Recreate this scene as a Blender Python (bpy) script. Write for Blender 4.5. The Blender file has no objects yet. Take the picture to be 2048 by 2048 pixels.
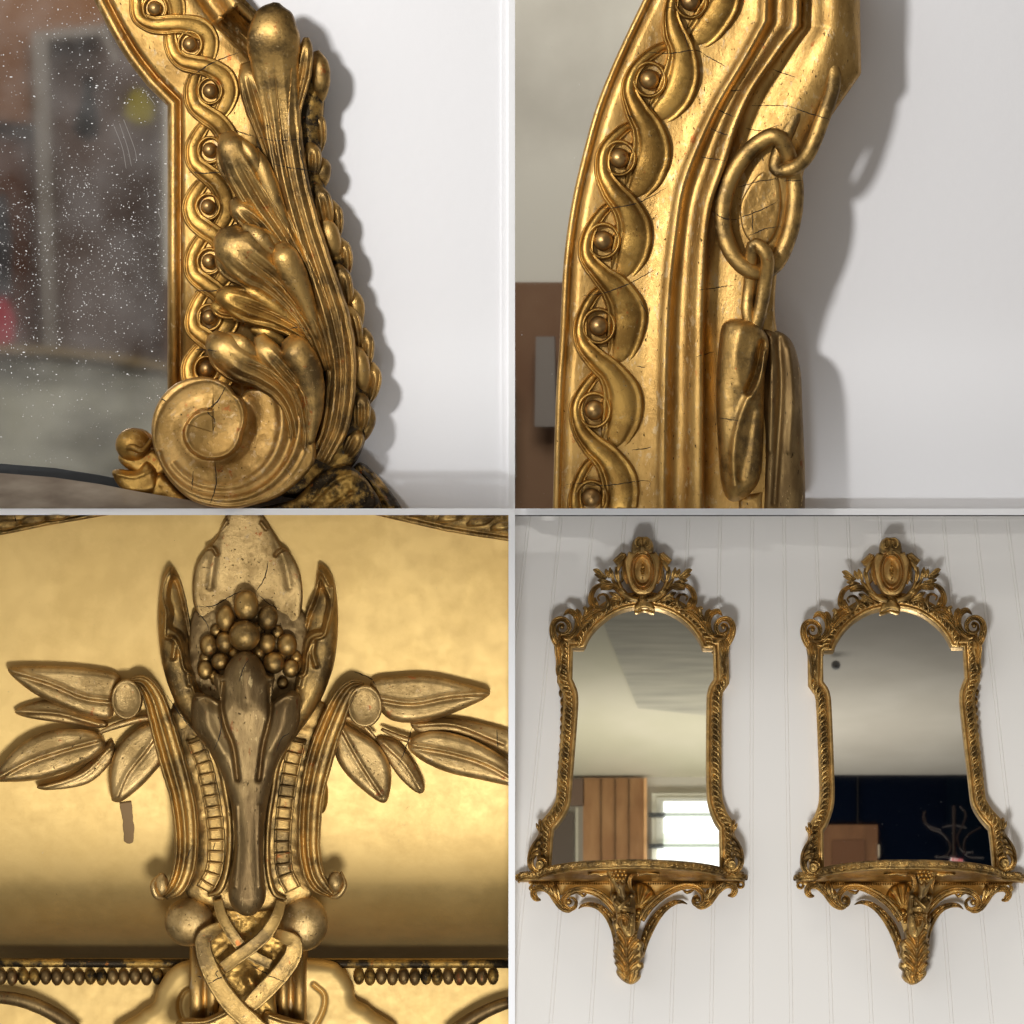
import bpy, bmesh, math, random
import numpy as np
from mathutils import Vector, Matrix, bvhtree
random.seed(7)
R = math.radians
scn = bpy.context.scene
COL = scn.collection

# ------------------------------------------------------------------ camera
CAMY = -20.0
cd = bpy.data.cameras.new('camera'); cam = bpy.data.objects.new('camera', cd); COL.objects.link(cam)
cam.location = (0, CAMY, 0); cam.rotation_euler = (R(90), 0, 0)
cd.sensor_width = 36; cd.lens = 36 * 20.0 / 2.048; cd.clip_start = 0.1; cd.clip_end = 200
scn.camera = cam
# ------------------------------------------------------------------ exposure
scn.view_settings.view_transform = 'Standard'; scn.view_settings.look = 'None'
scn.view_settings.exposure = 0.0; scn.view_settings.gamma = 1; scn.view_settings.use_curve_mapping = False
# ------------------------------------------------------------------ world: the dim room all round, a window side at the left, light from below front
w = bpy.data.worlds.new("World"); scn.world = w; w.use_nodes = True
nt = w.node_tree; N = nt.nodes; L = nt.links
for n in list(N): N.remove(n)
wo = N.new('ShaderNodeOutputWorld'); bg = N.new('ShaderNodeBackground'); L.new(bg.outputs[0], wo.inputs[0])
tc = N.new('ShaderNodeTexCoord')
def lobe(vec, power, col):
    d = N.new('ShaderNodeVectorMath'); d.operation = 'DOT_PRODUCT'; L.new(tc.outputs['Generated'], d.inputs[0])
    v = Vector(vec).normalized(); d.inputs[1].default_value = v
    m = N.new('ShaderNodeMath'); m.operation = 'MAXIMUM'; L.new(d.outputs['Value'], m.inputs[0]); m.inputs[1].default_value = 0
    p = N.new('ShaderNodeMath'); p.operation = 'POWER'; L.new(m.outputs[0], p.inputs[0]); p.inputs[1].default_value = power
    s = N.new('ShaderNodeVectorMath'); s.operation = 'SCALE'; s.inputs[0].default_value = col; L.new(p.outputs[0], s.inputs['Scale'])
    return s.outputs[0]
def vadd(a, b):
    s = N.new('ShaderNodeVectorMath'); s.operation = 'ADD'; L.new(a, s.inputs[0]); L.new(b, s.inputs[1]); return s.outputs[0]
acc = None
for args in [((-0.75, -0.55, 0.35), 7, (.85, .85, .85)),
             ((0.0, -0.84, -0.54), 12, (0.75, 0.72, 0.66)),
             ((0.2, -0.5, 0.85), 5, (0.26, 0.21, 0.15)),
             ((0.85, -0.5, -0.1), 12, (0.30, 0.30, 0.33))]:
    o = lobe(*args); acc = o if acc is None else vadd(acc, o)
base = N.new('ShaderNodeCombineXYZ')
for i, c in enumerate((0.060, 0.054, 0.050)): base.inputs[i].default_value = c
acc = vadd(acc, base.outputs[0])
L.new(acc, bg.inputs['Color']); bg.inputs['Strength'].default_value = 1.0
# ------------------------------------------------------------------ lamps
def area(name, loc, target, size, power, col, sy=None):
    l = bpy.data.lights.new(name, 'AREA'); l.energy = power; l.color = col; l.size = size
    if sy: l.shape = 'RECTANGLE'; l.size_y = sy
    o = bpy.data.objects.new(name, l); COL.objects.link(o); o.location = loc
    o.rotation_euler = (Vector(target) - Vector(loc)).to_track_quat('-Z', 'Y').to_euler(); return o
def cut_spot(name, loc, edge, up, radius, power, col):
    """a spot lamp: its invented cone edge stops the light along the divider between the upper and the lower views"""
    l = bpy.data.lights.new(name, 'SPOT'); l.energy = power; l.color = col; l.shadow_soft_size = radius; l.spot_size = R(170); l.spot_blend = .002
    o = bpy.data.objects.new(name, l); COL.objects.link(o); o.location = loc
    e = (Vector(edge)-Vector(loc)).normalized(); side = Vector((1, 0, 0)); n_ = side.cross(e).normalized()
    if n_.z*up < 0: n_ = -n_
    ax = (e*math.cos(R(85))+n_*math.sin(R(85))).normalized()
    o.rotation_euler = ax.to_track_quat('-Z', 'Y').to_euler(); return o
cut_spot('window_light', (-1.9, -3.7, 1.55), (0, 0, .10), 1, .21, 520, (1.0, 0.985, 0.97))
cut_spot('low_window_light', (-0.1, -4.2, -2.1), (0, 0, -.03), -1, .42, 515, (.955, 0.975, 1.0))
area('backdrop_fill', (-0.1, -1.6, 3.4), (0.1, -5.2, 1.4), 1.6, 105, (1.0, 0.95, 0.86))  # added fill lamp, unseen, to brighten the boards that the glasses reflect
area('far_backdrop_fill', (-1.5, -3.2, 2.5), (-1.8, -5, .7), .8, 26, (1.0, .96, .9))  # second added fill, lifts the boards mirrored in the speckled glass
area('mirrored_ceiling_fill', (.55, -4.25, .96), (.55, -4.28, 1.4), 1.3, 4.5, (1.0, .97, .88), .1)  # added strip lamp below the mirrored ceiling, to brighten it like a window

# ------------------------------------------------------------------ numeric helpers
def cr(pts, n=8, closed=False):
    """Catmull-Rom through points of any dimension"""
    P = np.array(pts, float)
    if closed: Q = np.vstack([P[-1], P, P[0], P[1]])
    else: Q = np.vstack([2*P[0]-P[1], P, 2*P[-1]-P[-2]])
    out = []
    for i in range(1, len(Q)-2):
        p0, p1, p2, p3 = Q[i-1], Q[i], Q[i+1], Q[i+2]
        for t in np.arange(n)/n:
            out.append(0.5*((2*p1)+(-p0+p2)*t+(2*p0-5*p1+4*p2-p3)*t*t+(-p0+3*p1-3*p2+p3)*t**3))
    if not closed: out.append(P[-1])
    return np.array(out)
def seg_dist(X, Y, poly, closed):
    P = np.array(poly, float); Q = np.roll(P, -1, 0) if closed else P[1:]
    if not closed: P = P[:-1]
    best = np.full(X.shape, 1e9); bx = np.zeros(X.shape); by = np.zeros(X.shape)
    for a, b in zip(P, Q):
        d = b-a; l2 = max(d@d, 1e-9)
        t = np.clip(((X-a[0])*d[0]+(Y-a[1])*d[1])/l2, 0, 1)
        cx = a[0]+t*d[0]; cy = a[1]+t*d[1]; q = np.hypot(X-cx, Y-cy); m = q < best
        best = np.where(m, q, best); bx = np.where(m, cx, bx); by = np.where(m, cy, by)
    return best, bx, by
def inside(X, Y, poly):
    P = np.array(poly, float); Q = np.roll(P, -1, 0); c = np.zeros(X.shape, bool)
    for a, b in zip(P, Q):
        if a[1] == b[1]: continue
        m = ((a[1] > Y) != (b[1] > Y)) & (X < (b[0]-a[0])*(Y-a[1])/(b[1]-a[1])+a[0])
        c ^= m
    return c
_rs = np.random.RandomState(3); _G = _rs.rand(256, 256)
def vn(X, Y, s):
    x = np.asarray(X)/s+37.3; y = np.asarray(Y)/s+11.7; xi = np.floor(x).astype(int); yi = np.floor(y).astype(int)
    fx = x-xi; fy = y-yi; fx = fx*fx*(3-2*fx); fy = fy*fy*(3-2*fy)
    g = lambda a, b: _G[a % 256, b % 256]
    return (g(xi, yi)*(1-fx)*(1-fy)+g(xi+1, yi)*fx*(1-fy)+g(xi, yi+1)*(1-fx)*fy+g(xi+1, yi+1)*fx*fy)-.5

# ------------------------------------------------------------------ shapes, all in picture units (1 = 1 mm): x right, y down, d towards the viewer
def relief(pts, z0, zb, H, w, smooth=True, res=2.0, ridges=(), ctrl=(), hfun=None, noise=1.0, n=6, nz=14, holes=()):
    poly = cr(pts, n, True) if smooth else np.array(pts, float)
    mn = poly.min(0)-res*1.5; mx = poly.max(0)+res*1.5
    xs = np.arange(mn[0], mx[0], res); ys = np.arange(mn[1], mx[1], res)
    X, Y = np.meshgrid(xs, ys, indexing='ij')
    ins = inside(X, Y, poly); D, BX, BY = seg_dist(X, Y, poly, True)
    for h in holes:
        hp = cr(h, n, True); ins &= ~inside(X, Y, hp); d2, b2, b3 = seg_dist(X, Y, hp, True)
        m = d2 < D; D = np.where(m, d2, D); BX = np.where(m, b2, BX); BY = np.where(m, b3, BY)
    VX = np.where(ins, X, BX); VY = np.where(ins, Y, BY); DD = np.where(ins, D, 0)
    t = np.clip(DD/w, 0, 1); Z = zb+H*np.sqrt(np.clip(1-(1-t)**2, 0, 1))
    for r in ridges:
        rp, amp, wd = r[0], r[1], r[2]
        rp = cr(rp, 4) if len(rp) > 2 else rp
        q, _, _ = seg_dist(VX, VY, rp, False)
        Z = Z+amp*np.exp(-(q/wd)**2)*np.clip(DD/3.0+.15, 0, 1)
    if len(ctrl):
        W = 0; S = 0
        for (a, b, c) in ctrl:
            q = 1/((VX-a)**2+(VY-b)**2+9.0)**1.0; W = W+q; S = S+q*c
        Z = Z+S/W
    if hfun is not None: Z = hfun(VX, VY, DD, Z)
    Z = Z+noise*(vn(VX, VY, nz)*1.6+vn(VX+99, VY, nz/3)*.5)
    c = ins[:-1, :-1].astype(int)+ins[1:, :-1]+ins[:-1, 1:]+ins[1:, 1:]
    I, J = np.where(c > 0)
    used = np.full(X.shape, -1, int); 
    for (a, b) in ((0, 0), (1, 0), (1, 1), (0, 1)): used[I+a, J+b] = 0
    k = used == 0; cnt = int(k.sum()); used[k] = np.arange(cnt)
    top = np.stack([VX[k], VY[k], Z[k]], 1)
    F = np.stack([used[I, J], used[I+1, J], used[I+1, J+1], used[I, J+1]], 1)
    # order so that the front side faces the viewer (y is down, so this order)
    E = {}
    for f in F.tolist():
        for a, b in ((f[0], f[1]), (f[1], f[2]), (f[2], f[3]), (f[3], f[0])): E[(a, b)] = 1
    be = [(a, b) for (a, b) in E if (b, a) not in E]
    ids = sorted({a for e in be for a in e}); mp = {v: i for i, v in enumerate(ids)}
    sideT = top[ids]; sideB = sideT.copy(); sideB[:, 2] = np.minimum(z0, sideT[:, 2])
    V = np.vstack([top, sideT, sideB]); o1 = cnt; o2 = cnt+len(ids)
    back = top.copy(); back[:, 2] = z0; V = np.vstack([V, back]); o3 = o2+len(ids)
    faces = F.tolist()+[(o1+mp[b], o1+mp[a], o2+mp[a], o2+mp[b]) for a, b in be]+[(f[3]+o3, f[2]+o3, f[1]+o3, f[0]+o3) for f in F.tolist()]
    return V, faces

SEC = {}
def _sec():
    a = np.linspace(0, math.pi, 13); 
    SEC['dome'] = [(-math.cos(t), math.sin(t)) for t in a]+[(.9, -.35), (-.9, -.35)]
    a = np.linspace(0, 2*math.pi, 17)[:-1]; SEC['tube'] = [(-math.cos(t), math.sin(t)) for t in a]
    s = np.linspace(-1, 1, 17)
    s2 = np.linspace(-1, 1, 33)
    SEC['fold'] = [(x, max(0, (1-x*x))**.5*.80+.30*max(0, 1-abs(abs(x)-.36)/.16)-.30*math.exp(-(x/.09)**2)-.22*math.exp(-((abs(x)-.68)/.06)**2)+.1*math.exp(-((abs(x)-.84)/.06)**2)) for x in s2]+[(.92, -.35), (-.92, -.35)]
    SEC['channel'] = [(x, .45+.45*abs(x)**3+(.18*math.exp(-((abs(x)-.86)/.1)**2)) if abs(x) < .99 else .1) for x in s]+[(.95, -.35), (-.95, -.35)]
    SEC['wave'] = [(x, .30+.62*math.cos(x*math.pi*.5)**.8+.28*math.exp(-((x-.84)/.09)**2)-.22*math.exp(-((x-.60)/.12)**2)+.2*math.exp(-((x+.86)/.09)**2)-.12*math.exp(-((x+.64)/.1)**2) if abs(x) < .99 else 0) for x in np.linspace(-1, 1, 23)]+[(.95, -.35), (-.95, -.35)]
    SEC['ridge'] = [(x, (1-abs(x))**.8+.12*(1-x*x) if abs(x) < .99 else 0) for x in s]+[(.95, -.3), (-.95, -.3)]
    SEC['flat'] = [(-1, 0), (-1, .8), (-.9, 1), (-.75, .9), (-.4, .84), (0, .82), (.4, .84), (.75, .9), (.9, 1), (1, .8), (1, 0), (1, -.3), (-1, -.3)]
    SEC['spoon'] = [(x, max(0, (1-x*x))**.5) for x in s2]+[(.92, -.35), (-.92, -.35)]
    SEC['band'] = [(x, .55+.40*math.exp(-((x+.8)/.15)**2)+.35*math.exp(-((x-.1)/.22)**2)+.45*math.exp(-((x-.82)/.12)**2)-.15*math.exp(-((x-.5)/.12)**2) if abs(x) < .99 else 0) for x in np.linspace(-1, 1, 25)]+[(.96, -.35), (-.96, -.35)]
    SEC['leaf'] = [(x, .55*max(0, 1-x*x)**.5+.5*math.exp(-(x/.1)**2)-.12*math.exp(-((abs(x)-.3)/.15)**2)+.16*math.exp(-((abs(x)-.82)/.12)**2) if abs(x) < .99 else 0) for x in np.linspace(-1, 1, 21)]+[(.95, -.3), (-.95, -.3)]
_sec()
def sweep(path, hw, hh, prof='dome', n=7, closed=False, wob=.03):
    """ribbon or tube along a path [(x,y,d)]; half widths hw and heights hh at the path points"""
    m = len(path); hw = [hw]*m if np.isscalar(hw) else list(hw); hh = [hh]*m if np.isscalar(hh) else list(hh)
    A = np.array([(p[0], p[1], p[2], a, b) for p, a, b in zip(path, hw, hh)], float)
    B = cr(A, n, closed); P = B[:, :3]; W = np.maximum(B[:, 3], .05); Hh = np.maximum(B[:, 4], .05)
    T = (np.roll(P, -1, 0)-np.roll(P, 1, 0)) if closed else np.gradient(P, axis=0)
    T = T[:, :2]; T /= np.maximum(np.linalg.norm(T, axis=1, keepdims=True), 1e-6)
    Nn = np.stack([-T[:, 1], T[:, 0]], 1)
    if isinstance(prof, tuple):
        u_ = np.linspace(0, 1, len(P))[:, None, None]; u_ = np.clip((u_-.18)/.30, 0, 1); u_ = u_*u_*(3-2*u_)
        S = np.array(SEC[prof[0]])[None]*(1-u_)+np.array(SEC[prof[1]])[None]*u_
    else: S = np.repeat(np.array(SEC[prof])[None], len(P), 0)
    k = S.shape[1]
    wj = 1+wob*2*vn(P[:, 0], P[:, 1], 9)
    V = np.zeros((len(P), k, 3))
    V[:, :, 0] = P[:, 0:1]+Nn[:, 0:1]*S[:, :, 0]*(W*wj)[:, None]
    V[:, :, 1] = P[:, 1:2]+Nn[:, 1:2]*S[:, :, 0]*(W*wj)[:, None]
    V[:, :, 2] = P[:, 2:3]+S[:, :, 1]*Hh[:, None]
    nn = len(P); F = []
    for i in range(nn if closed else nn-1):
        j = (i+1) % nn
        for q in range(k):
            r = (q+1) % k; F.append((i*k+q, j*k+q, j*k+r, i*k+r))
    if not closed: F += [tuple(range(k)), tuple(range((nn-1)*k+k-1, (nn-1)*k-1, -1))]
    return V.reshape(-1, 3), F
def ball(x, y, d, rx, ry=None, rd=None, seg=20):
    ry = ry or rx; rd = rd or rx; V = []; F = []; rg = seg//2
    for i in range(rg+1):
        a = math.pi*i/rg
        for j in range(seg):
            b = 2*math.pi*j/seg; V.append((x+rx*math.sin(a)*math.cos(b), y+ry*math.sin(a)*math.sin(b), d+rd*math.cos(a)))
    for i in range(rg):
        for j in range(seg):
            j2 = (j+1) % seg; F.append((i*seg+j, (i+1)*seg+j, (i+1)*seg+j2, i*seg+j2))
    return np.array(V), F
def disc(x, y, z0, z1, rx, ry=None, prof=((1, 0), (1, .9), (.95, 1), (.85, .93), (0, .9)), seg=36):
    """turned boss: profile of (radius factor, height factor) from z0 up to z1"""
    ry = ry or rx; V = []; F = []
    for r, h in prof:
        for j in range(seg):
            b = 2*math.pi*j/seg; V.append((x+rx*r*math.cos(b), y+ry*r*math.sin(b), z0+(z1-z0)*h))
    for i in range(len(prof)-1):
        for j in range(seg):
            j2 = (j+1) % seg; F.append((i*seg+j, (i+1)*seg+j, (i+1)*seg+j2, i*seg+j2))
    return np.array(V), F
def box(x0, x1, y0, y1, d0, d1):
    V = [(x, y, d) for x in (x0, x1) for y in (y0, y1) for d in (d0, d1)]
    return np.array(V, float), [(0, 1, 3, 2), (4, 6, 7, 5), (0, 4, 5, 1), (2, 3, 7, 6), (0, 2, 6, 4), (1, 5, 7, 3)]
def rail(path, prof, side=1, closed=False):
    """mitred moulding: profile of (offset, depth) swept along a polyline"""
    P = np.array(path, float)[:, :2]; T = np.diff(P, axis=0); T /= np.linalg.norm(T, axis=1, keepdims=True)
    t0 = np.vstack([T[:1], T]); t1 = np.vstack([T, T[-1:]]); n0 = np.stack([-t0[:, 1], t0[:, 0]], 1)*side; n1 = np.stack([-t1[:, 1], t1[:, 0]], 1)*side
    M = n0+n1; M /= np.linalg.norm(M, axis=1, keepdims=True); sc = 1/np.maximum((M*n0).sum(1), .35)
    k = len(prof); V = []; F = []
    for i in range(len(P)):
        for o, d in prof: V.append((P[i, 0]+M[i, 0]*sc[i]*o, P[i, 1]+M[i, 1]*sc[i]*o, d))
    for i in range(len(P)-1):
        for q in range(k-1): F.append((i*k+q, (i+1)*k+q, (i+1)*k+q+1, i*k+q+1))
    F += [tuple(range(k)), tuple(range((len(P)-1)*k, (len(P)-1)*k+k))]
    return np.array(V), F
def offset(path, o, side=1):
    V, _ = rail(path, [(o, 0), (o+1, 0)], side); return V[0::2, :2]
def arclen(P):
    return np.concatenate([[0], np.cumsum(np.linalg.norm(np.diff(P, axis=0), axis=1))])
def walk(P, step, phase=0.0):
    P = np.array(P, float)[:, :2]; s = arclen(P); out = []
    t = phase
    while t < s[-1]:
        x = np.interp(t, s, P[:, 0]); y = np.interp(t, s, P[:, 1]); a = np.interp(min(t+2, s[-1]), s, P[:, 0])-np.interp(max(t-2, 0), s, P[:, 0])
        b = np.interp(min(t+2, s[-1]), s, P[:, 1])-np.interp(max(t-2, 0), s, P[:, 1]); l = math.hypot(a, b) or 1
        out.append((x, y, a/l, b/l)); t += step
    return out

# ------------------------------------------------------------------ things and parts
TH = {4: R(-12)}; KD = math.sin(R(10.6)); KC = math.cos(R(10.6))
BOUNDS = {1: (-200, 1017, -200, 1017), 2: (1030, 2400, -200, 1017), 3: (-200, 1017, 1030, 2400), 4: (1030, 2400, 1030, 2400)}
class Ctx: pass
cur = Ctx()
def w4(x, y, d):
    """picture units -> place on the leaning panelled wall"""
    lz = (1536-(y+KD*d))/1000/KC; ly = -d/1000; a = TH[4]
    return Vector((x/1000-1.024, ly*math.cos(a)-lz*math.sin(a), ly*math.sin(a)+lz*math.cos(a)-.512))
def world(x, y, d, q):
    return w4(x, y, d) if q == 4 else Vector((x/1000-1.024, -d/1000, 1.024-y/1000))
def thing(name, label, cat, q, x, y, group=None, d=0):
    o = bpy.data.objects.new(name, None); COL.objects.link(o); o.empty_display_size = .03
    o['label'] = label; o['category'] = cat
    if group: o['group'] = group
    o.location = world(x, y, d, q)
    if q == 4: o.rotation_euler = (TH[4], 0, 0)
    cur.q = q; cur.root = o; cur.org = (x, y, d); return o
def tolocal(V):
    V = np.array(V, float); q = cur.q; x0, y0, d0 = cur.org; out = np.zeros_like(V)
    out[:, 0] = (V[:, 0]-x0)/1000; out[:, 1] = -(V[:, 2]-d0)/1000
    if q == 4: out[:, 2] = (y0+KD*d0-V[:, 1]-KD*V[:, 2])/1000/KC
    else: out[:, 2] = (y0-V[:, 1])/1000
    return out
def mk(name, pieces, m, parent, smooth=True, clip=True, label=None, raw=False):
    if isinstance(pieces, tuple): pieces = [pieces]
    Vs = []; Fs = []; o = 0
    for V, F in pieces:
        Vs.append(np.array(V, float)); Fs += [tuple(i+o for i in f) for f in F]; o += len(V)
    V = np.vstack(Vs); V = V if raw else tolocal(V)
    me = bpy.data.meshes.new(name); me.from_pydata(V.tolist(), [], Fs); me.update()
    bm = bmesh.new(); bm.from_mesh(me)
    if clip and cur.q != 0:
        b = BOUNDS[cur.q]; x0, y0, d0 = cur.org
        pl = []
        if b[0] > 0: pl.append(((b[0]-x0)/1000, 0, -1))
        if b[1] < 2048: pl.append(((b[1]-x0)/1000, 0, 1))
        xs = V[:, 0]; zs = V[:, 2]
        for val, ax, sg in pl:
            if (xs.min() < val < xs.max()):
                r = bmesh.ops.bisect_plane(bm, geom=bm.verts[:]+bm.edges[:]+bm.faces[:], plane_co=(val, 0, 0), plane_no=(sg, 0, 0), clear_outer=True)
                eg = [e for e in r['geom_cut'] if isinstance(e, bmesh.types.BMEdge)]
                if eg: bmesh.ops.edgeloop_fill(bm, edges=eg)
        if cur.q != 4:
            zc = []
            if b[2] > 0: zc.append(((y0-b[2])/1000, 1))
            if b[3] < 2048: zc.append(((y0-b[3])/1000, -1))
            for val, sg in zc:
                if zs.min() < val < zs.max():
                    r = bmesh.ops.bisect_plane(bm, geom=bm.verts[:]+bm.edges[:]+bm.faces[:], plane_co=(0, 0, val), plane_no=(0, 0, sg), clear_outer=True)
                    eg = [e for e in r['geom_cut'] if isinstance(e, bmesh.types.BMEdge)]
                    if eg: bmesh.ops.edgeloop_fill(bm, edges=eg)
    bmesh.ops.recalc_face_normals(bm, faces=bm.faces[:])
    bm.to_mesh(me); bm.free()
    if len(me.polygons) == 0: return None
    me.polygons.foreach_set('use_smooth', [smooth]*len(me.polygons))
    me.materials.append(m)
    ob = bpy.data.objects.new(name, me); COL.objects.link(ob)
    if parent is not None: ob.parent = parent
    if label: ob['label'] = label
    return ob
def struct(name, pieces, m, q, org=(0, 0, 0), smooth=False, clip=True):
    cur.q = q; cur.org = org; ob = mk(name, pieces, m, None, smooth, clip); ob['kind'] = 'structure'
    ob.location = world(org[0], org[1], org[2], q)
    if q == 4: ob.rotation_euler = (TH[4], 0, 0)
    return ob
def lone(name, pieces, m, q, org, label, cat, smooth=True, group=None, kind=None, clip=True):
    cur.q = q; cur.org = org; ob = mk(name, pieces, m, None, smooth, clip)
    ob.location = world(org[0], org[1], org[2], q)
    if q == 4: ob.rotation_euler = (TH[4], 0, 0)
    ob['label'] = label; ob['category'] = cat
    if group: ob['group'] = group
    if kind: ob['kind'] = kind
    return ob
def surf(root):
    """front surface lookup over all parts of a thing (picture units)"""
    V = []; F = []; off = 0
    x0, y0, d0 = cur.org
    def rec(o):
        nonlocal off
        if o.type == 'MESH' and not o.name.startswith('crack'):
            V.extend([v.co.copy() for v in o.data.vertices]); F.extend([tuple(i+off for i in p.vertices) for p in o.data.polygons]); off = len(V)
        for c in [c for c in bpy.data.objects if c.parent == o]: rec(c)
    rec(root); return bvhtree.BVHTree.FromPolygons(V, F)
def crack(tree, lines, m, parent, r=.9, name='crack', hgt_=.5):
    pcs = []
    for ln in lines:
        P = cr([(a, b) for a, b in ln], 6) if len(ln) > 2 else np.array(ln, float)
        s = arclen(P); n = max(4, int(s[-1]/3)); t = np.linspace(0, s[-1], n)
        pts = []
        for tt in t:
            x = np.interp(tt, s, P[:, 0])+.9*vn(tt*1.0, P[0, 0], 5)*2; y = np.interp(tt, s, P[:, 1])+.9*vn(tt*1.0, P[0, 1]+50, 5)*2
            lx, lz = tolocal([(x, y, 0)])[0][[0, 2]]
            h = tree.ray_cast(Vector((lx, -1, lz)), Vector((0, 1, 0)))
            if h[0] is None: continue
            dep = -h[0].y*1000+cur.org[2]
            pts.append((x, y-(KD*dep if cur.q == 4 else 0)*0, dep+.15))
        if len(pts) >= 3:
            k = len(pts); w_ = [r*(.35+.65*math.sin(math.pi*(i+.5)/k))*(.7+.6*random.random()) for i in range(k)]
            pcs.append(sweep(pts, w_, [hgt_]*k, 'tube', n=1))
    for p in pcs: mk(name, p, m, parent)

# ------------------------------------------------------------------ materials
def newmat(name):
    m = bpy.data.materials.new(name); m.use_nodes = True; nt = m.node_tree
    b = nt.nodes['Principled BSDF']; return m, nt, b
def gilt(name, gold=(.78, .50, .17), dark=(.30, .19, .07), worn=(.52, .36, .20), r0=.30, r1=.50, wear=.60, patch=.5, sc=1.0, met=.93, streak=None, bump=.5, grime=.64, clay=.63):
    m, nt, b = newmat(name); N = nt.nodes; L = nt.links
    tc = N.new('ShaderNodeTexCoord'); mp = N.new('ShaderNodeMapping'); L.new(tc.outputs['Object'], mp.inputs[0])
    if streak: mp.inputs['Scale'].default_value = streak
    def noise(s, det=5, ro=.6):
        n = N.new('ShaderNodeTexNoise'); n.inputs['Scale'].default_value = s*sc; n.inputs['Detail'].default_value = det; n.inputs['Roughness'].default_value = ro
        L.new(mp.outputs[0], n.inputs['Vector']); return n.outputs['Fac']
    def ramp(f, a, c):
        r = N.new('ShaderNodeMapRange'); L.new(f, r.inputs[0]); r.inputs[1].default_value = a; r.inputs[2].default_value = c; return r.outputs[0]
    def mix(f, A, B):
        x = N.new('ShaderNodeMix'); x.data_type = 'RGBA'; L.new(f, x.inputs[0])
        for i, v in ((6, A), (7, B)):
            if isinstance(v, tuple): x.inputs[i].default_value = (*v, 1)
            else: L.new(v, x.inputs[i])
        return x.outputs[2]
    big = noise(13, 9, .68); c = mix(ramp(big, patch-.06, patch+.07), gold, dark)
    cl = noise(34, 8, .7); c = mix(ramp(cl, clay, clay+.03), c, (gold[0]*.72, gold[1]*.42, gold[2]*.35))
    wr = noise(75, 8, .72); wf = ramp(wr, wear, wear+.035); c = mix(wf, c, worn)
    ch = noise(52, 9, .75); cf = ramp(ch, .705, .72); c = mix(cf, c, (.62, .54, .42))
    gr = noise(190, 4, .6); gf = ramp(gr, grime, grime+.05); c = mix(gf, c, (.05, .03, .012))
    L.new(c, b.inputs['Base Color'])
    mm = N.new('ShaderNodeMath'); mm.operation = 'MULTIPLY_ADD'; L.new(wf, mm.inputs[0]); mm.inputs[1].default_value = -.25; mm.inputs[2].default_value = met; L.new(mm.outputs[0], b.inputs['Metallic'])
    rr = N.new('ShaderNodeMapRange'); L.new(noise(48, 9, .75), rr.inputs[0]); rr.inputs[1].default_value = .35; rr.inputs[2].default_value = .65; rr.inputs[3].default_value = r0; rr.inputs[4].default_value = r1; L.new(rr.outputs[0], b.inputs['Roughness'])
    bp = N.new('ShaderNodeBump'); bp.inputs['Strength'].default_value = bump; bp.inputs['Distance'].default_value = .002
    n1 = noise(150, 8, .75); n2 = noise(30, 3); a = N.new('ShaderNodeMath'); a.operation = 'ADD'; L.new(n1, a.inputs[0]); L.new(n2, a.inputs[1])
    s = N.new('ShaderNodeMath'); s.operation = 'SUBTRACT'; L.new(a.outputs[0], s.inputs[0]); L.new(gf, s.inputs[1]); L.new(s.outputs[0], bp.inputs['Height']); L.new(bp.outputs[0], b.inputs['Normal'])
    return m
def plain(name, col, rough=.6, met=0, noise_s=None, col2=None, emit=None, bump=0, scale=(1, 1, 1), lo=.4, hi=.6, det=6, spec=None):
    m, nt, b = newmat(name); b.inputs['Base Color'].default_value = (*col, 1); b.inputs['Roughness'].default_value = rough; b.inputs['Metallic'].default_value = met
    if spec is not None: b.inputs['Specular IOR Level'].default_value = spec
    if emit: b.inputs['Emission Color'].default_value = (*emit[0], 1); b.inputs['Emission Strength'].default_value = emit[1]
    if noise_s:
        N = nt.nodes; L = nt.links; tc = N.new('ShaderNodeTexCoord'); mp = N.new('ShaderNodeMapping'); L.new(tc.outputs['Object'], mp.inputs[0]); mp.inputs['Scale'].default_value = scale
        n = N.new('ShaderNodeTexNoise'); n.inputs['Scale'].default_value = noise_s; n.inputs['Detail'].default_value = det; L.new(mp.outputs[0], n.inputs['Vector'])
        if col2:
            r = N.new('ShaderNodeValToRGB'); r.color_ramp.elements[0].position = lo; r.color_ramp.elements[1].position = hi
            r.color_ramp.elements[0].color = (*col, 1); r.color_ramp.elements[1].color = (*col2, 1); L.new(n.outputs['Fac'], r.inputs[0]); L.new(r.outputs[0], b.inputs['Base Color'])
        if bump:
            bp = N.new('ShaderNodeBump'); bp.inputs['Strength'].default_value = bump; bp.inputs['Distance'].default_value = .001; L.new(n.outputs['Fac'], bp.inputs['Height']); L.new(bp.outputs[0], b.inputs['Normal'])
    return m
G_RAIL = gilt('gilt_rail', (.54, .33, .105), (.38, .22, .065), (.52, .36, .17), .34, .50, wear=.57, streak=(1, 1, .5), bump=.4, grime=.65)
G_BRIGHT = gilt('gilt_bright', (.56, .33, .085), (.30, .165, .04), (.46, .31, .13), .32, .48, wear=.60, grime=.65, bump=.45)
G_LEAF = gilt('gilt_leaf', (.50, .31, .10), (.19, .12, .045), (.46, .31, .13), .32, .48, wear=.60, patch=.52, grime=.66)
G_WORN = gilt('gilt_worn', (.60, .40, .16), (.36, .23, .085), (.52, .36, .17), .36, .52, wear=.60, met=.9)
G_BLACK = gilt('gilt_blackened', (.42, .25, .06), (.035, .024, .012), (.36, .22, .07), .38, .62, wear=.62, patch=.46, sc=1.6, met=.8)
G_DARK = gilt('gilt_dark', (.31, .205, .085), (.19, .12, .05), (.52, .37, .16), .42, .58, wear=.62, met=.92, streak=(1, 1, .35))
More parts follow.
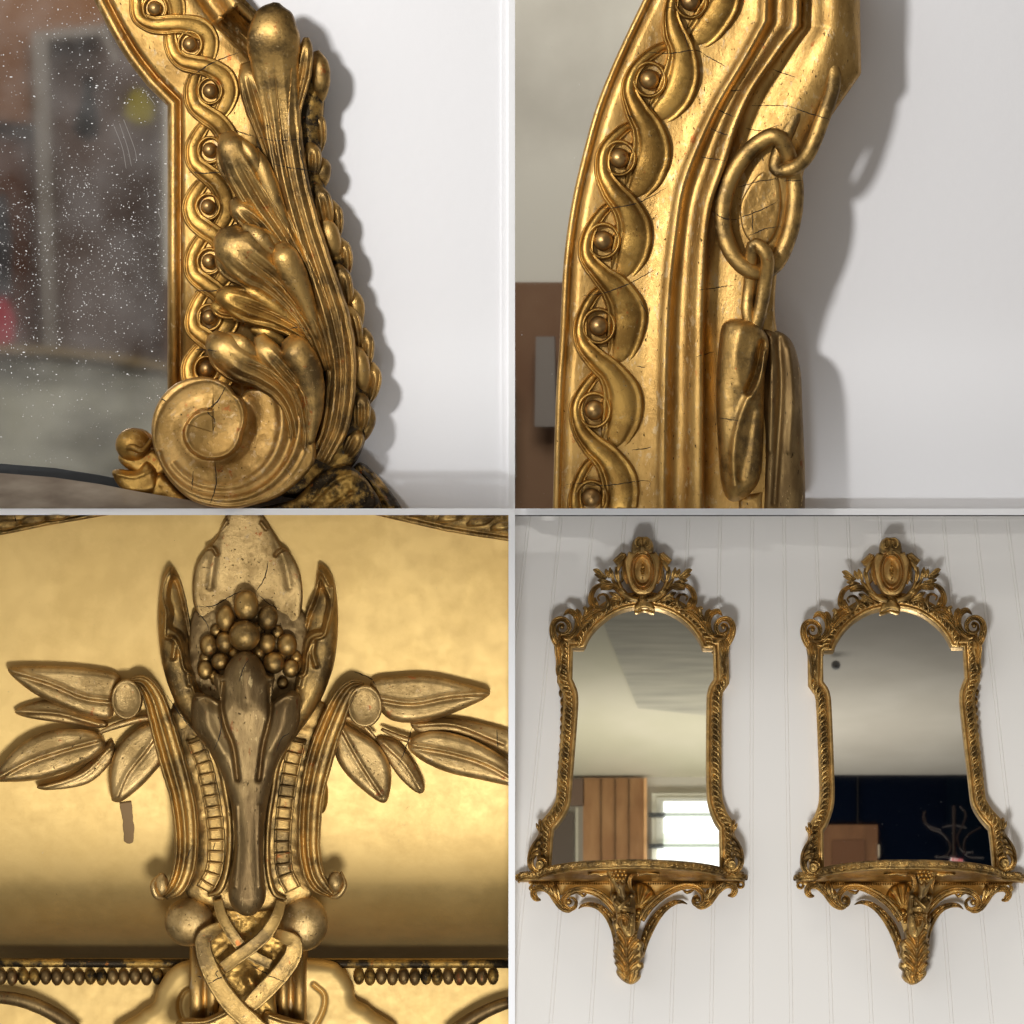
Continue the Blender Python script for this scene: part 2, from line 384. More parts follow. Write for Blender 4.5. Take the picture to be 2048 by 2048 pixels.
G_SCROLL = gilt('gilt_scroll', (.62, .38, .13), (.40, .235, .07), (.56, .38, .18), .36, .52, wear=.57, grime=.66, patch=.48)
G_BEAD = gilt('gilt_bead', (.44, .27, .10), (.30, .18, .07), (.42, .29, .14), .34, .46, wear=.66, grime=.76, bump=.12)
G_BOARD = gilt('gilt_board', (.66, .45, .165), (.61, .41, .145), (.50, .34, .14), .49, .57, wear=.68, met=.78, grime=.74, bump=.06, sc=.5, clay=.8)
G_FAR = gilt('gilt_carving', (.54, .34, .11), (.20, .125, .045), (.48, .33, .13), .30, .46, wear=.62, patch=.50, sc=2.6, bump=.5)
G_FARB = gilt('gilt_moulding', (.68, .43, .15), (.44, .27, .09), (.54, .38, .18), .30, .46, wear=.62, sc=2.6, bump=.3)
M_CRACK = plain('crack_dark', (.012, .007, .004), .9)
M_MIRROR = plain('mirror_silver', (.86, .87, .85), .015, 1.0)
# ------------------------------------------------------------------ reflections: where a ray from the lens goes after a glass
def reflect_to(px, py, gp, gn, yplane):
    c = Vector((0, CAMY, 0)); p0 = Vector((px/1000-1.024, 0, 1.024-py/1000)); d = (p0-c).normalized()
    t = (Vector(gp)-c).dot(gn)/d.dot(gn); h = c+d*t; r = d-2*d.dot(gn)*Vector(gn); k = (yplane-h.y)/r.y
    return h+r*k
def backpoly(name, pts, m, gp, gn, yp, label, cat, th=.01, group=None):
    """a flat board of the room behind the viewer, seen in the mirror glass"""
    P = [reflect_to(x, y, gp, gn, yp) for x, y in pts]; c = sum(P, Vector())/len(P); c.y = yp
    n = len(P); V = [tuple(p-c) for p in P]+[tuple(p-c+Vector((0, -th, 0))) for p in P]
    F = [tuple(range(n)), tuple(range(2*n-1, n-1, -1))]+[(i, (i+1) % n, n+(i+1) % n, n+i) for i in range(n)]
    cur.q = 0; me = bpy.data.meshes.new(name); me.from_pydata(V, [], F); bm = bmesh.new(); bm.from_mesh(me); bmesh.ops.recalc_face_normals(bm, faces=bm.faces[:]); bm.to_mesh(me); bm.free()
    me.materials.append(m); o = bpy.data.objects.new(name, me); COL.objects.link(o); o.location = c
    if cat == 'structure': o['kind'] = 'structure'
    else:
        o['label'] = label; o['category'] = cat
        if group: o['group'] = group
    return o
def glass(name, x0, x1, y0, y1, pivot, gn, m, parent, over=0):
    gn = Vector(gn).normalized(); P = []
    for x, y in ((x0, y0), (x1, y0), (x1, y1), (x0, y1)):
        X = x/1000-1.024; Z = 1.024-y/1000; pv = Vector(pivot); Y = pv.y-((X-pv.x)*gn.x+(Z-pv.z)*gn.z)/gn.y
        P.append(Vector((X, Y, Z))-parent.location)
    V = [tuple(p) for p in P]+[tuple(p+Vector((0, .004, 0))) for p in P]
    F = [(0, 1, 2, 3), (7, 6, 5, 4)]+[(i, (i+1) % 4, 4+(i+1) % 4, 4+i) for i in range(4)]
    me = bpy.data.meshes.new(name); me.from_pydata(V, [], F); me.materials.append(m); me.update()
    o = bpy.data.objects.new(name, me); COL.objects.link(o); o.parent = parent; return o

k = .53
def U(pts, ox=0, oy=0, s=k): return [(ox+p[0]*s, oy+p[1]*s)+tuple(p[2:]) for p in pts]

# ------------------------------------------------------------------ walls and the white divider between the four views
M_WALL = plain('white_wall_paint', (.87, .87, .885), .55, noise_s=45, bump=.6)
struct('wall', [box(470, 1003, -60, 1017, -40, -12), box(1003, 1017, -60, 1017, -40, -7)], M_WALL, 1)
struct('wall', [box(1030+420, 2120, -60, 1017, -75, -45)], M_WALL, 2)
M_DIV = plain('white_card', (.93, .93, .93), .8)
M_DIV.node_tree.nodes['Principled BSDF'].inputs['Emission Color'].default_value = (1, 1, 1, 1)
M_DIV.node_tree.nodes['Principled BSDF'].inputs['Emission Strength'].default_value = 0.0
cur.q = 0; cur.org = (0, 0, 0)
dv = mk('white_divider', [box(1017, 1030, -80, 1017, -40, 2), box(1017, 1030, 1030, 2130, 140, 152), box(-80, 1030, 1017, 1030, 140, 152), box(1030, 2130, 1017, 1030, -40, 2)], M_DIV, None, False)
dv.location = (-1.024, 0, 1.024); dv['kind'] = 'structure'

# ================================================================== guilloche
# one strand of the twist over two pitches: across, along, half width, height factor, lift
STRAND_A = [(.05, -.56, .22, .5, -.55), (-.42, -.36, .30, .8, -.2), (-.74, -.06, .34, 1, .05), (-.64, .22, .37, 1.1, .25), (-.22, .40, .40, 1.2, .42), (.26, .56, .42, 1.2, .35), (.64, .80, .44, 1.05, .1), (.70, 1.08, .44, .95, -.1), (.42, 1.34, .38, .7, -.4), (.05, 1.52, .22, .5, -.65)]
STRAND_B = [(-.10, -.52, .10, .5, -.5), (-.54, -.34, .18, .8, -.2), (-.86, -.06, .21, 1, .05), (-.76, .20, .26, 1.05, .2), (-.34, .40, .36, 1.2, .35), (.12, .56, .47, 1.2, .3), (.46, .80, .60, 1.1, .1), (.48, 1.06, .62, 1.0, -.1), (.34, 1.30, .48, .75, -.35), (.10, 1.50, .18, .5, -.6)]
def guilloche(beads, a0, hw, rb, dz, hgt=9, n=6, flip=1, ring=True, prof='wave', C=None):
    """beads: list of (x,y); a0 bead offset from band centre in half widths; ribbons run past each bead and cross below it"""
    B = np.array(beads, float); T = np.gradient(B, axis=0); Ls = np.linalg.norm(T, axis=1, keepdims=True); T /= Ls
    C = C or STRAND_A
    rib = []; rings = []; bl = []
    m = len(B)
    def at(i, t):
        f = min(max(i+t, 0), m-1.0001); j = int(f); q = f-j; j2 = min(j+1, m-1)
        p = B[j]*(1-q)+B[j2]*q; ext = (i+t)-f; tt = T[j]*(1-q)+T[j2]*q; tt /= np.linalg.norm(tt); p = p+tt*ext*Ls[j][0]
        return p, tt
    def P(i, a, t):
        p, tt = at(i, t); nrm = np.array([-tt[1], tt[0]])*-1*flip
        q = p+nrm*(a-a0)*hw; return q
    for i in range(-1, m):
        pts = []; w_ = []; h_ = []; jit = [random.uniform(.93, 1.07) for _ in range(10)]
        for j, (a, t, wd, hh, dz_) in enumerate(C):
            q = P(i, a*jit[j], t); pts.append((q[0], q[1], dz+dz_*hgt)); w_.append(wd*hw*jit[(j+3) % 9]); h_.append(hgt*hh)
        rib.append(sweep(pts, w_, h_, prof, n=n, wob=.02))
    for i in range(m):
        x, y = B[i]
        if ring:
            rr = rb*1.55; rp = [(x+rr*math.cos(t), y+rr*1.08*math.sin(t), dz+hgt*.45) for t in np.linspace(0, 2*math.pi, 13)[:-1]]
            rings.append(sweep(rp, rb*.22, hgt*.5, 'dome', n=max(2, n//2), closed=True, wob=.02))
        bl.append(ball(x, y, dz+hgt*.45, rb, rb*1.04, rb*.95, seg=20 if n > 4 else 8))
    return rib, rings, bl

# ================================================================== VIEW 1: foot of a mirror frame with acanthus and scroll
fr = thing('mirror_frame', 'foot of a gilt mirror frame with acanthus, round scroll and speckled glass', 'mirror frame', 1, 400, 960)
GN1 = Vector((-math.sin(R(3)), -math.cos(R(3)), 0)); GP1 = (-1.024+.345, -.054, .5)
M_M1 = plain('old_mirror_silver', (.74, .73, .71), .035, 1.0)
_n = M_M1.node_tree.nodes; _l = M_M1.node_tree.links; _t = _n.new('ShaderNodeTexCoord'); _o = _n.new('ShaderNodeTexNoise'); _o.inputs['Scale'].default_value = 9; _o.inputs['Detail'].default_value = 7; _l.new(_t.outputs['Object'], _o.inputs['Vector'])
_r = _n.new('ShaderNodeMapRange'); _r.inputs[1].default_value = .35; _r.inputs[2].default_value = .7; _r.inputs[3].default_value = 1.0; _r.inputs[4].default_value = .90; _l.new(_o.outputs['Fac'], _r.inputs[0]); _l.new(_r.outputs[0], _n['Principled BSDF'].inputs['Metallic'])
glass('glass', -40, 350, -60, 962, GP1, GN1, M_M1, fr)
inner = cr(U([(310, -90), (355, 0), (428, 140), (490, 240), (560, 330)]), 6).tolist()+U([(636, 405)])+U([(636, 700), (636, 1000), (636, 1500)])
u = k
PR = [(0, 40), (0, 62), (3, 72), (8*u+2, 78), (24*u, 80), (36*u, 78), (42*u, 70), (46*u, 62), (50*u, 62), (54*u, 74), (60*u, 80), (72*u, 83), (300*u, 83), (330*u, 84), (345*u, 78), (352*u, 66), (375*u, 60), (395*u, 62), (415*u, 74), (435*u, 82), (455*u, 84), (470*u, 78), (478*u, 60), (490*u, 56), (492*u, 0)]
mk('moulding', rail(inner, PR, -1), G_RAIL, fr)
beads1 = U([(480, -170), (590, 40), (722, 175), (798, 350), (797, 572), (790, 785), (795, 990), (795, 1200), (785, 1395)])
rib, rings, bl = guilloche(beads1, -.06, 50, 15, 85, 12, n=8)
mk('guilloche_band', rib+rings, G_BRIGHT, fr)
for b in bl[1:]: mk('bead', b, G_BEAD, fr)
def pet(pts, hw, hh, prof=('spoon', 'fold'), s=k, ox=0, oy=0, n=7):
    return sweep(U(pts, ox, oy, s), [a*s*1.1 for a in hw], hh, prof, n)
# main tall leaf
A = [pet([(1048, 22, 122), (1043, 60, 138), (1038, 150, 146), (1045, 270, 132), (1062, 420, 120), (1080, 560, 118), (1110, 720, 120), (1160, 900, 122), (1210, 1050, 124), (1262, 1220, 124), (1290, 1400, 120), (1270, 1600, 112), (1210, 1740, 104)], [12, 60, 90, 82, 70, 64, 60, 58, 58, 60, 54, 48, 36], [16, 26, 30, 24, 20, 18, 18, 18, 20, 22, 20, 18, 14]),
     pet([(1160, 152, 118), (1158, 200, 124), (1145, 290, 120), (1122, 400, 116), (1108, 540, 112)], [10, 26, 32, 24, 10], [8, 14, 14, 12, 6]),
     pet([(930, 246, 108), (945, 300, 118), (975, 400, 116), (1010, 520, 112), (1045, 660, 110)], [16, 38, 46, 34, 14], [8, 18, 18, 14, 6])]
A += [pet([(978, 150, 124), (988, 240, 130), (1012, 400, 124)], [10, 26, 10], [8, 14, 6]), pet([(1108, 110, 128), (1112, 200, 132), (1096, 330, 126)], [12, 24, 8], [8, 14, 6])]
mk('acanthus_leaf', A, G_LEAF, fr)
Bp = [pet([(858, 508, 126), (880, 560, 134), (930, 660, 130), (1000, 780, 126), (1080, 900, 126), (1160, 1040, 126), (1225, 1200, 124)], [24, 50, 66, 64, 52, 40, 22], [12, 24, 24, 20, 18, 16, 10]),
      pet([(965, 572, 132), (995, 640, 138), (1040, 760, 134), (1100, 900, 132)], [14, 30, 30, 12], [8, 16, 16, 6], 'dome'),
      pet([(882, 758, 120), (915, 800, 128), (985, 860, 128), (1070, 960, 126), (1150, 1080, 122)], [16, 40, 48, 34, 14], [8, 20, 20, 16, 6])]
Bp += [pet([(838, 560, 116), (864, 640, 124), (930, 750, 120)], [14, 32, 10], [8, 16, 6]), pet([(905, 528, 136), (952, 590, 144), (1015, 705, 138)], [10, 26, 8], [8, 14, 6], 'dome')]
mk('acanthus_leaf', Bp, G_LEAF, fr)
Cp = [pet([(868, 862, 130), (890, 920, 142), (960, 990, 144), (1050, 1060, 136), (1130, 1150, 132), (1195, 1260, 130), (1240, 1400, 126)], [34, 78, 88, 66, 50, 38, 18], [18, 30, 32, 26, 20, 18, 10]),
      pet([(1060, 922, 146), (1080, 975, 156), (1120, 1060, 150), (1165, 1160, 142), (1205, 1290, 132)], [22, 46, 46, 30, 12], [10, 22, 22, 16, 6], 'dome'),
      pet([(975, 880, 140), (1030, 930, 142), (1100, 1000, 138)], [20, 34, 12], [8, 12, 6], 'dome')]
Cp += [pet([(832, 935, 118), (864, 1010, 126), (945, 1062, 126), (1035, 1125, 122)], [14, 36, 32, 8], [8, 18, 16, 6]), pet([(925, 858, 144), (985, 905, 154), (1070, 990, 148)], [14, 32, 8], [8, 14, 6], 'dome')]
mk('acanthus_leaf', Cp, G_LEAF, fr)
Dp = [pet([(822, 1118, 118), (865, 1128, 128), (950, 1160, 126), (1050, 1200, 122), (1150, 1262, 122), (1225, 1350, 122)], [18, 44, 62, 50, 34, 14], [10, 20, 22, 18, 16, 8]),
      pet([(905, 1090, 122), (960, 1108, 130), (1040, 1160, 130), (1130, 1225, 128)], [12, 26, 26, 10], [8, 14, 14, 6], 'dome'),
      pet([(888, 1205, 116), (980, 1216, 122), (1080, 1238, 120), (1170, 1290, 118)], [8, 20, 20, 8], [6, 12, 12, 6], 'dome'),
      pet([(950, 1246, 98), (1010, 1258, 106), (1075, 1296, 104)], [10, 28, 14], [6, 12, 6], 'dome')]
Dp += [pet([(806, 1150, 108), (850, 1178, 116), (940, 1196, 114)], [12, 28, 8], [6, 14, 6])]
mk('acanthus_leaf', Dp, G_BRIGHT, fr)
Ep = [pet([(806, 1262, 128), (838, 1305, 142), (915, 1368, 146), (1000, 1410, 142), (1080, 1470, 140), (1130, 1570, 138), (1140, 1700, 132), (1090, 1800, 128)], [22, 54, 66, 60, 54, 46, 40, 20], [12, 26, 28, 24, 22, 20, 18, 10]),
      pet([(985, 1268, 138), (1010, 1325, 150), (1070, 1395, 150), (1140, 1480, 146), (1165, 1600, 140), (1150, 1720, 134)], [20, 44, 46, 42, 34, 18], [10, 20, 22, 20, 16, 8]),
      pet([(1085, 1282, 144), (1120, 1325, 158), (1170, 1420, 154), (1185, 1540, 146), (1170, 1680, 138)], [26, 52, 50, 38, 16], [12, 26, 26, 20, 8], 'dome')]
Ep += [pet([(798, 1312, 122), (846, 1374, 132), (932, 1424, 130), (1020, 1455, 126)], [14, 34, 32, 8], [8, 18, 16, 6]), pet([(862, 1264, 142), (922, 1308, 154), (1005, 1372, 148)], [12, 32, 8], [8, 14, 6], 'dome')]
mk('acanthus_leaf', Ep, G_LEAF, fr)
# backing body so nothing shows through between the leaves
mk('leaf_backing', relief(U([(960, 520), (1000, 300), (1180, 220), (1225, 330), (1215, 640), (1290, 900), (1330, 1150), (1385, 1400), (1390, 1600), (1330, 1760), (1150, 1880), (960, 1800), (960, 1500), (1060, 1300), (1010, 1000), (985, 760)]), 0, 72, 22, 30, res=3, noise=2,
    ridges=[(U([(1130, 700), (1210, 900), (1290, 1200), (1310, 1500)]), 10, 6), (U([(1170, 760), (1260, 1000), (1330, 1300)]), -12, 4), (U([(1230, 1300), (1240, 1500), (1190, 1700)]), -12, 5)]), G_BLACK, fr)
# edge husks running down the side
hk = []
pts = [(1195, 200, 1212, 400), (1180, 420, 1200, 590), (1165, 540, 1175, 690), (1205, 600, 1205, 720), (1190, 700, 1240, 880), (1245, 760, 1262, 920), (1215, 820, 1270, 1000), (1275, 900, 1300, 1060), (1270, 1000, 1310, 1180), (1320, 1090, 1345, 1260), (1300, 1150, 1350, 1340), (1370, 1240, 1365, 1420), (1335, 1300, 1370, 1500), (1400, 1370, 1385, 1530), (1350, 1480, 1360, 1640), (1385, 1530, 1350, 1680), (1345, 1620, 1300, 1740)]
for i, (a, b, c, d) in enumerate(pts):
    dd = 62 if i % 2 else 84
    hk.append(pet([(a, b, dd), (a*.7+c*.3+14, b*.7+d*.3, dd+10), (a*.3+c*.7+8, b*.3+d*.7, dd+6), (c, d, dd-12)], [12, 30, 28, 8], [8, 16, 14, 6], ('spoon', 'fold') if i % 3 else 'dome'))
mk('husk_border', hk, G_LEAF, fr)
# scroll
SC = (432.0, 866.5)
tau_t = [0, .25, .5, .75, 1, 1.25, 1.5, 1.75, 2.0]; rt = [48, 61, 55, 58, 110, 124, 149, 197, 215]
def scroll_h(X, Y, D, Z):
    dx = X-SC[0]; dy = Y-SC[1]; r = np.hypot(dx, dy)
    th = (np.arctan2(-dx, -dy)/(2*math.pi)) % 1.0      # 0 up, .25 left, .5 down, .75 right
    tau = th.copy()
    for kk in (0, 1):
        ro = np.interp(tau, tau_t, rt); tau = np.where((r > ro) & (tau < 1.0-1e-9+kk*0), tau+1, tau) if kk == 0 else tau
    ro = np.interp(tau, tau_t, rt); ri = np.where(tau >= 1, np.interp(np.maximum(tau-1, 0), tau_t, rt), 0)
    f = np.clip((r-ri)/np.maximum(ro-ri, 1), 0, 1)
    h = np.interp(tau, [0, .9, 1.1, 1.3, 1.5, 1.62, 1.75, 1.95], [196, 193, 192, 188, 178, 160, 142, 132])
    h = h-11*np.exp(-((1-f)*(ro-ri)/3.2)**2)*(tau < 1)-5*np.sin(np.pi*f)*(tau > .2)+2.5*np.exp(-(((1-f)*(ro-ri)-7)/4)**2)
    step = np.interp(tau, [0, 1, 1.25, 1.5, 1.8, 2], [0, 1, 6, 12, 20, 22])
    h = h+np.where(tau >= 1, -step*np.exp(-(f/.22)**2)+step*.55*np.exp(-((f-.55)/.08)**2)*(tau > 1.35)+step*.7*np.exp(-((f-.80)/.07)**2)*(tau > 1.3), -9*np.exp(-(r/26)**2))
    h = h-14*(1-np.sqrt(np.clip(1-(1-np.clip(D/7, 0, 1))**2, 0, 1)))
    return h
mk('scroll', relief(U([(640, 1480), (700, 1440), (780, 1425), (860, 1450), (905, 1497), (945, 1472), (1040, 1478), (1125, 1550), (1185, 1640), (1195, 1730), (1150, 1800), (1060, 1872), (950, 1910), (860, 1920), (740, 1892), (650, 1812), (598, 1710), (583, 1620), (600, 1540)]), 40, 150, 0, 10, res=1.25, hfun=scroll_h, noise=.8, nz=20), G_SCROLL, fr)
# little shell at the toe
sh = [ball(270, 890, 92, 36, 34, 26), relief(U([(430, 1790), (450, 1770), (520, 1775), (560, 1740), (600, 1780), (600, 1850), (540, 1868), (470, 1850)]), 40, 92, 22, 16, ridges=[(U([(450, 1790), (520, 1800), (590, 1770)]), 5, 4)], noise=2),
      relief(U([(455, 1740), (470, 1700), (540, 1690), (600, 1700), (640, 1770), (600, 1800), (520, 1790)]), 40, 80, 18, 14, noise=2), relief(U([(575, 1860), (590, 1800), (620, 1790), (680, 1850), (740, 1900), (760, 1925), (600, 1885)]), 40, 92, 18, 12, noise=2),
      sweep(U([(470, 1730, 92), (500, 1690, 112), (545, 1700, 112), (580, 1660, 104)]), [6, 8, 7, 4], [8, 10, 9, 5], 'dome')]
mk('toe_shell', sh, G_BRIGHT, fr)
# blackened foliage under the foot
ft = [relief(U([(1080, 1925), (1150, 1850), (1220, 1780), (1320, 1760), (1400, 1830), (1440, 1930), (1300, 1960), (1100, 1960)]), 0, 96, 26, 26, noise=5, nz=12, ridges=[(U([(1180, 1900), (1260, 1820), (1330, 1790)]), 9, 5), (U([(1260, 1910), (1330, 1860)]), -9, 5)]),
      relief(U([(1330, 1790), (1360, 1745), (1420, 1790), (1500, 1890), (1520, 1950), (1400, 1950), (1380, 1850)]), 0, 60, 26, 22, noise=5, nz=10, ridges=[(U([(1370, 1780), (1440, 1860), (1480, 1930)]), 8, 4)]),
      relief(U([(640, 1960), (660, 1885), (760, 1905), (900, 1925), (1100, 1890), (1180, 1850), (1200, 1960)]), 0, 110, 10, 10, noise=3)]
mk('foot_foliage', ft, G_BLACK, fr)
tr = surf(fr)
crack(tr, [U(l) for l in [[(1046, 300), (1056, 420), (1070, 560), (1092, 680)], [(1108, 270), (1098, 400), (1096, 540), (1110, 660)], [(1060, 740), (1100, 830), (1150, 940), (1205, 1060), (1250, 1180)], [(1010, 360), (1030, 480), (1050, 600)], [(920, 620), (1000, 720), (1080, 850), (1150, 990)], [(960, 1000), (1060, 1080), (1140, 1180)], [(900, 980), (1010, 1070), (1110, 1170), (1180, 1290)], [(950, 1150), (1060, 1195), (1150, 1250)], [(930, 1370), (1020, 1400), (1090, 1460), (1130, 1550)], [(1090, 1400), (1150, 1490), (1170, 1600)], [(1240, 1250), (1270, 1400), (1260, 1560), (1220, 1700)], [(1290, 1200), (1310, 1400), (1290, 1600)]]], G_RAIL, fr, 1.9, 'vein', 1.5)
crack(tr, [U(l) for l in [[(715, 303), (780, 262), (850, 225), (905, 207)], [(968, 522), (1030, 538), (1080, 540), (1140, 534)], [(1035, 626), (1100, 642), (1200, 655)], [(718, 655), (770, 660), (850, 655)], [(745, 1100), (790, 1102), (850, 1100)], [(745, 1320), (830, 1330)],
      [(870, 1450), (830, 1520), (795, 1555), (822, 1590), (815, 1630)], [(820, 1745), (825, 1830), (800, 1910)], [(605, 1500), (640, 1520)], [(740, 1780), (735, 1850)], [(1080, 1250), (1130, 1240), (1170, 1250)], [(880, 470), (900, 500), (960, 520)], [(1140, 480), (1135, 560), (1165, 700), (1200, 800)]]], M_CRACK, fr, 1.1)
# marble shelf at the bottom left
M_MARB = plain('brown_marble', (.20, .155, .115), .35, noise_s=9, col2=(.36, .30, .23), bump=.05, lo=.35, hi=.65, scale=(1, 1, 3))
def shelf_h(X, Y, D, Z): return 55+(Y-930)*1.15
lone('marble_shelf', relief([(-40, 944), (0, 946), (110, 955), (200, 968), (290, 985), (380, 1000), (520, 1030), (400, 1040), (-40, 1040)], 20, 60, 0, 1, smooth=False, hfun=shelf_h, res=4, noise=.6), M_MARB, 1, (150, 1000, 0), 'brown veined marble shelf top under the speckled mirror glass at lower left', 'shelf')
lone('gap_strip', relief([(-40, 925), (0, 927), (110, 936), (200, 950), (240, 958), (330, 975), (330, 1000), (200, 972), (110, 959), (-40, 948)], 40, 58, 0, 1, smooth=False, res=4, noise=.2), plain('gap_black', (.012, .014, .016), .35), 1, (100, 945, 0), 'black strip standing in for the dark gap between the speckled glass and the brown marble shelf', 'strip')  # black strip paints in the dark gap between glass and shelf
# droplets and foxing specks on the glass
def specks(nm, par, n, fn, gp, gn, m, rr=(.5, 1.9)):
    V = []; F = []
    gnv = Vector(gn); pv = Vector(gp); c = 0
    while c < n:
        x, y = fn()
        if x is None: continue
        X = x/1000-1.024; Z = 1.024-y/1000; Y = pv.y-((X-pv.x)*gnv.x+(Z-pv.z)*gnv.z)/gnv.y
        p = Vector((X, Y, Z))-par.location; r = (rr[0]+(rr[1]-rr[0])*random.random()**4)/1000; b = len(V); sx = r*(1+.5*random.random()*(random.random() < .15)*3)
        V.append(tuple(p+Vector((0, -r*.8, 0))))
        for q in (1, 2):
            for j in range(6):
                t = j*math.pi/3; V.append((p.x+sx*(.62, 1)[q-1]*math.cos(t), p.y-r*(.6, 0)[q-1], p.z+r*(.62, 1)[q-1]*math.sin(t)))
        for j in range(6):
            j2 = (j+1) % 6; F.append((b, b+1+j, b+1+j2)); F.append((b+1+j, b+7+j, b+7+j2, b+1+j2))
        c += 1
    me = bpy.data.meshes.new(nm); me.from_pydata(V, [], F); me.polygons.foreach_set('use_smooth', [True]*len(F)); me.materials.append(m)
    o = bpy.data.objects.new(nm, me); COL.objects.link(o); o.parent = par; o['kind'] = 'stuff'; return o
def f1():
    while True:
        y = random.random()*925; x = random.random()*336
        xe = np.interp(y, [0, 74, 127, 175, 215, 925], [185, 225, 260, 295, 334, 334])
        if x > xe: continue
        d = .10+.9*math.exp(-((y-520)/210)**2)*(1-.35*math.exp(-((x-60)/60)**2)*(y < 400)); d *= .75+1.2*max(0, vn(x, y, 60)+.2)
        if y < 220: d = .30+.3*(x > 180)
        if y > 700: d *= .8
        if random.random() < d: return x, y
M_SPK = plain('glass_blister', (.80, .80, .79), .25, 0.0); M_SPK.node_tree.nodes['Principled BSDF'].inputs['Alpha'].default_value = 1
specks('foxing_specks', fr, 3000, f1, GP1, GN1, M_SPK, (.35, 1.45))
# scratches
pc = []
for a in [[(430, 470), (465, 560), (480, 640)], [(455, 470), (485, 560), (500, 630)], [(470, 455), (510, 560), (520, 610)], [(545, 340), (590, 400)], [(600, 800), (615, 850), (605, 900)]]:
    q = U(a); P = []
    for x, y in q:
        X = x/1000-1.024; Z = 1.024-y/1000; Y = GP1[1]-((X-GP1[0])*GN1.x)/GN1.y; P.append((x, y, -Y*1000))
    pc.append(sweep(P, .45, .4, 'tube'))
cur.q = 1; cur.root = fr; cur.org = (400, 960, 0)
MS = plain('scratch', (.30, .28, .26), .6)
for p in pc: mk('scratch', p, MS, fr)

# what that glass reflects (a room behind the viewer)
YB = -5.0
def bp1(name, pts, m, label, cat, dy=0): return backpoly(name, U(pts), m, GP1, GN1, YB+dy, label, cat)
M_UMB = plain('umber_board', (.27, .12, .045), .7, noise_s=1.5, col2=(.20, .085, .032))
bp1('wall', [(-200, -250), (672, -250), (672, 1800), (-200, 1800)], plain('mauve_wall', (.125, .088, .076), .8, noise_s=1.5, col2=(.15, .108, .094)), '', 'structure')
bp1('brown_panel', [(-150, -250), (150, -250), (165, 1320), (-150, 1320)], plain('dark_red_wood', (.075, .028, .014), .6, noise_s=2, col2=(.10, .038, .018)), 'dark red-brown panel mirrored at the left of the speckled glass', 'panel', .05)
bp1('wood_panel', [(-150, -250), (560, -250), (395, 100), (130, 120), (160, 470), (-150, 440)], M_UMB, 'orange-brown wooden panel mirrored in the upper left of the speckled glass', 'panel', .1)
bp1('door_frame', [(118, 120), (400, 90), (450, 230), (430, 240), (380, 130), (180, 150), (215, 1330), (165, 1330)], plain('pale_paint', (.27, .245, .22), .7), 'pale painted door frame mirrored in the speckled glass', 'door frame', .15)
bp1('bottle', [(315, 290), (350, 290), (352, 370), (372, 440), (372, 510), (340, 530), (300, 520), (275, 490), (290, 430), (312, 370)], plain('black_bottle', (.012, .012, .013), .4), 'black bottle shape mirrored in the speckled glass', 'bottle', .3)
bp1('lampshade', [(500, 340), (535, 335), (580, 400), (575, 455), (520, 465), (470, 440), (480, 390)], plain('olive_yellow', (.26, .21, .008), .6), 'yellow blurred shade mirrored at the right of the speckled glass', 'shade', .3)
bp1('red_cloth', [(-60, 1130), (20, 1120), (55, 1200), (50, 1290), (-60, 1310)], plain('crimson', (.42, .02, .045), .6), 'crimson cloth mirrored at the left edge of the speckled glass', 'cloth', .3)
bp1('grey_cloth', [(-60, 740), (20, 730), (45, 900), (40, 1130), (-60, 1120)], plain('slate', (.05, .05, .055), .6), 'dark grey cloth mirrored above the crimson one', 'cloth', .3)
arc = [(-200, 1312), (0, 1316), (200, 1324), (400, 1345), (550, 1372), (668, 1392)]
bp1('shelf_reflection', arc+[(672, 1800), (-200, 1800)], plain('grey_marble', (.16, .155, .13), .5, noise_s=3.5, col2=(.60, .60, .52), lo=.36, hi=.62, scale=(1, 1, 2.4)), 'unseen grey veined board standing in for the marble shelf mirrored low in the speckled glass', 'board', .4)  # added board stands in for the reflection of the marble shelf
bp1('marble_edge', [(x, y-16) for x, y in arc]+[(x, y+14) for x, y in arc[::-1]], plain('ochre_edge', (.30, .22, .11), .5), 'ochre edge of the mirrored marble top', 'edge', .42)

# ================================================================== VIEW 2: shouldered side of a frame with husks and chain
def U2(pts): return [(1024+p[0]*k, p[1]*k)+tuple(p[2:]) for p in pts]
f2 = thing('mirror_frame', 'curved gilt mirror frame side with wave band, chain links and a husk', 'mirror frame', 2, 1400, 500)
def curve(pts):
    P = cr(pts, 8); return lambda v: np.interp(v, P[:, 1], P[:, 0])
g = curve([(520, -80), (495, 0), (438, 120), (370, 270), (312, 420), (265, 590), (228, 750), (204, 900), (190, 1050), (178, 1300), (165, 1500), (152, 1950)])
def lin(pts): P = np.array(pts, float); return lambda v: np.interp(v, P[:, 1], P[:, 0])
def soft(pts, cuts):
    out = []
    s = 0
    for c in cuts+[len(pts)-1]:
        seg = pts[s:c+1]; out += cr(seg, 6).tolist() if len(seg) > 2 else seg; s = c
    P = np.array(out); return lambda v: np.interp(v, P[:, 1], P[:, 0])
L1 = soft([(948, -80), (943, 90), (905, 160), (860, 240), (765, 400), (690, 560), (632, 720), (604, 900), (582, 1100), (572, 1300), (566, 1600), (560, 1960)], [1])
L2 = soft([(1080, -80), (1075, 110), (1025, 170), (975, 240), (900, 350), (842, 480), (800, 620), (748, 770), (728, 900), (718, 1100), (714, 1300), (712, 1960)], [1])
OE = soft([(1306, -80), (1312, 285), (1260, 360), (1190, 460), (1130, 560), (1095, 660), (1068, 800), (1030, 920), (1000, 1000), (988, 1180), (1010, 1300), (1060, 1400), (1080, 1960)], [1])
rows = np.arange(-70, 1960, 9.0)
cols = []
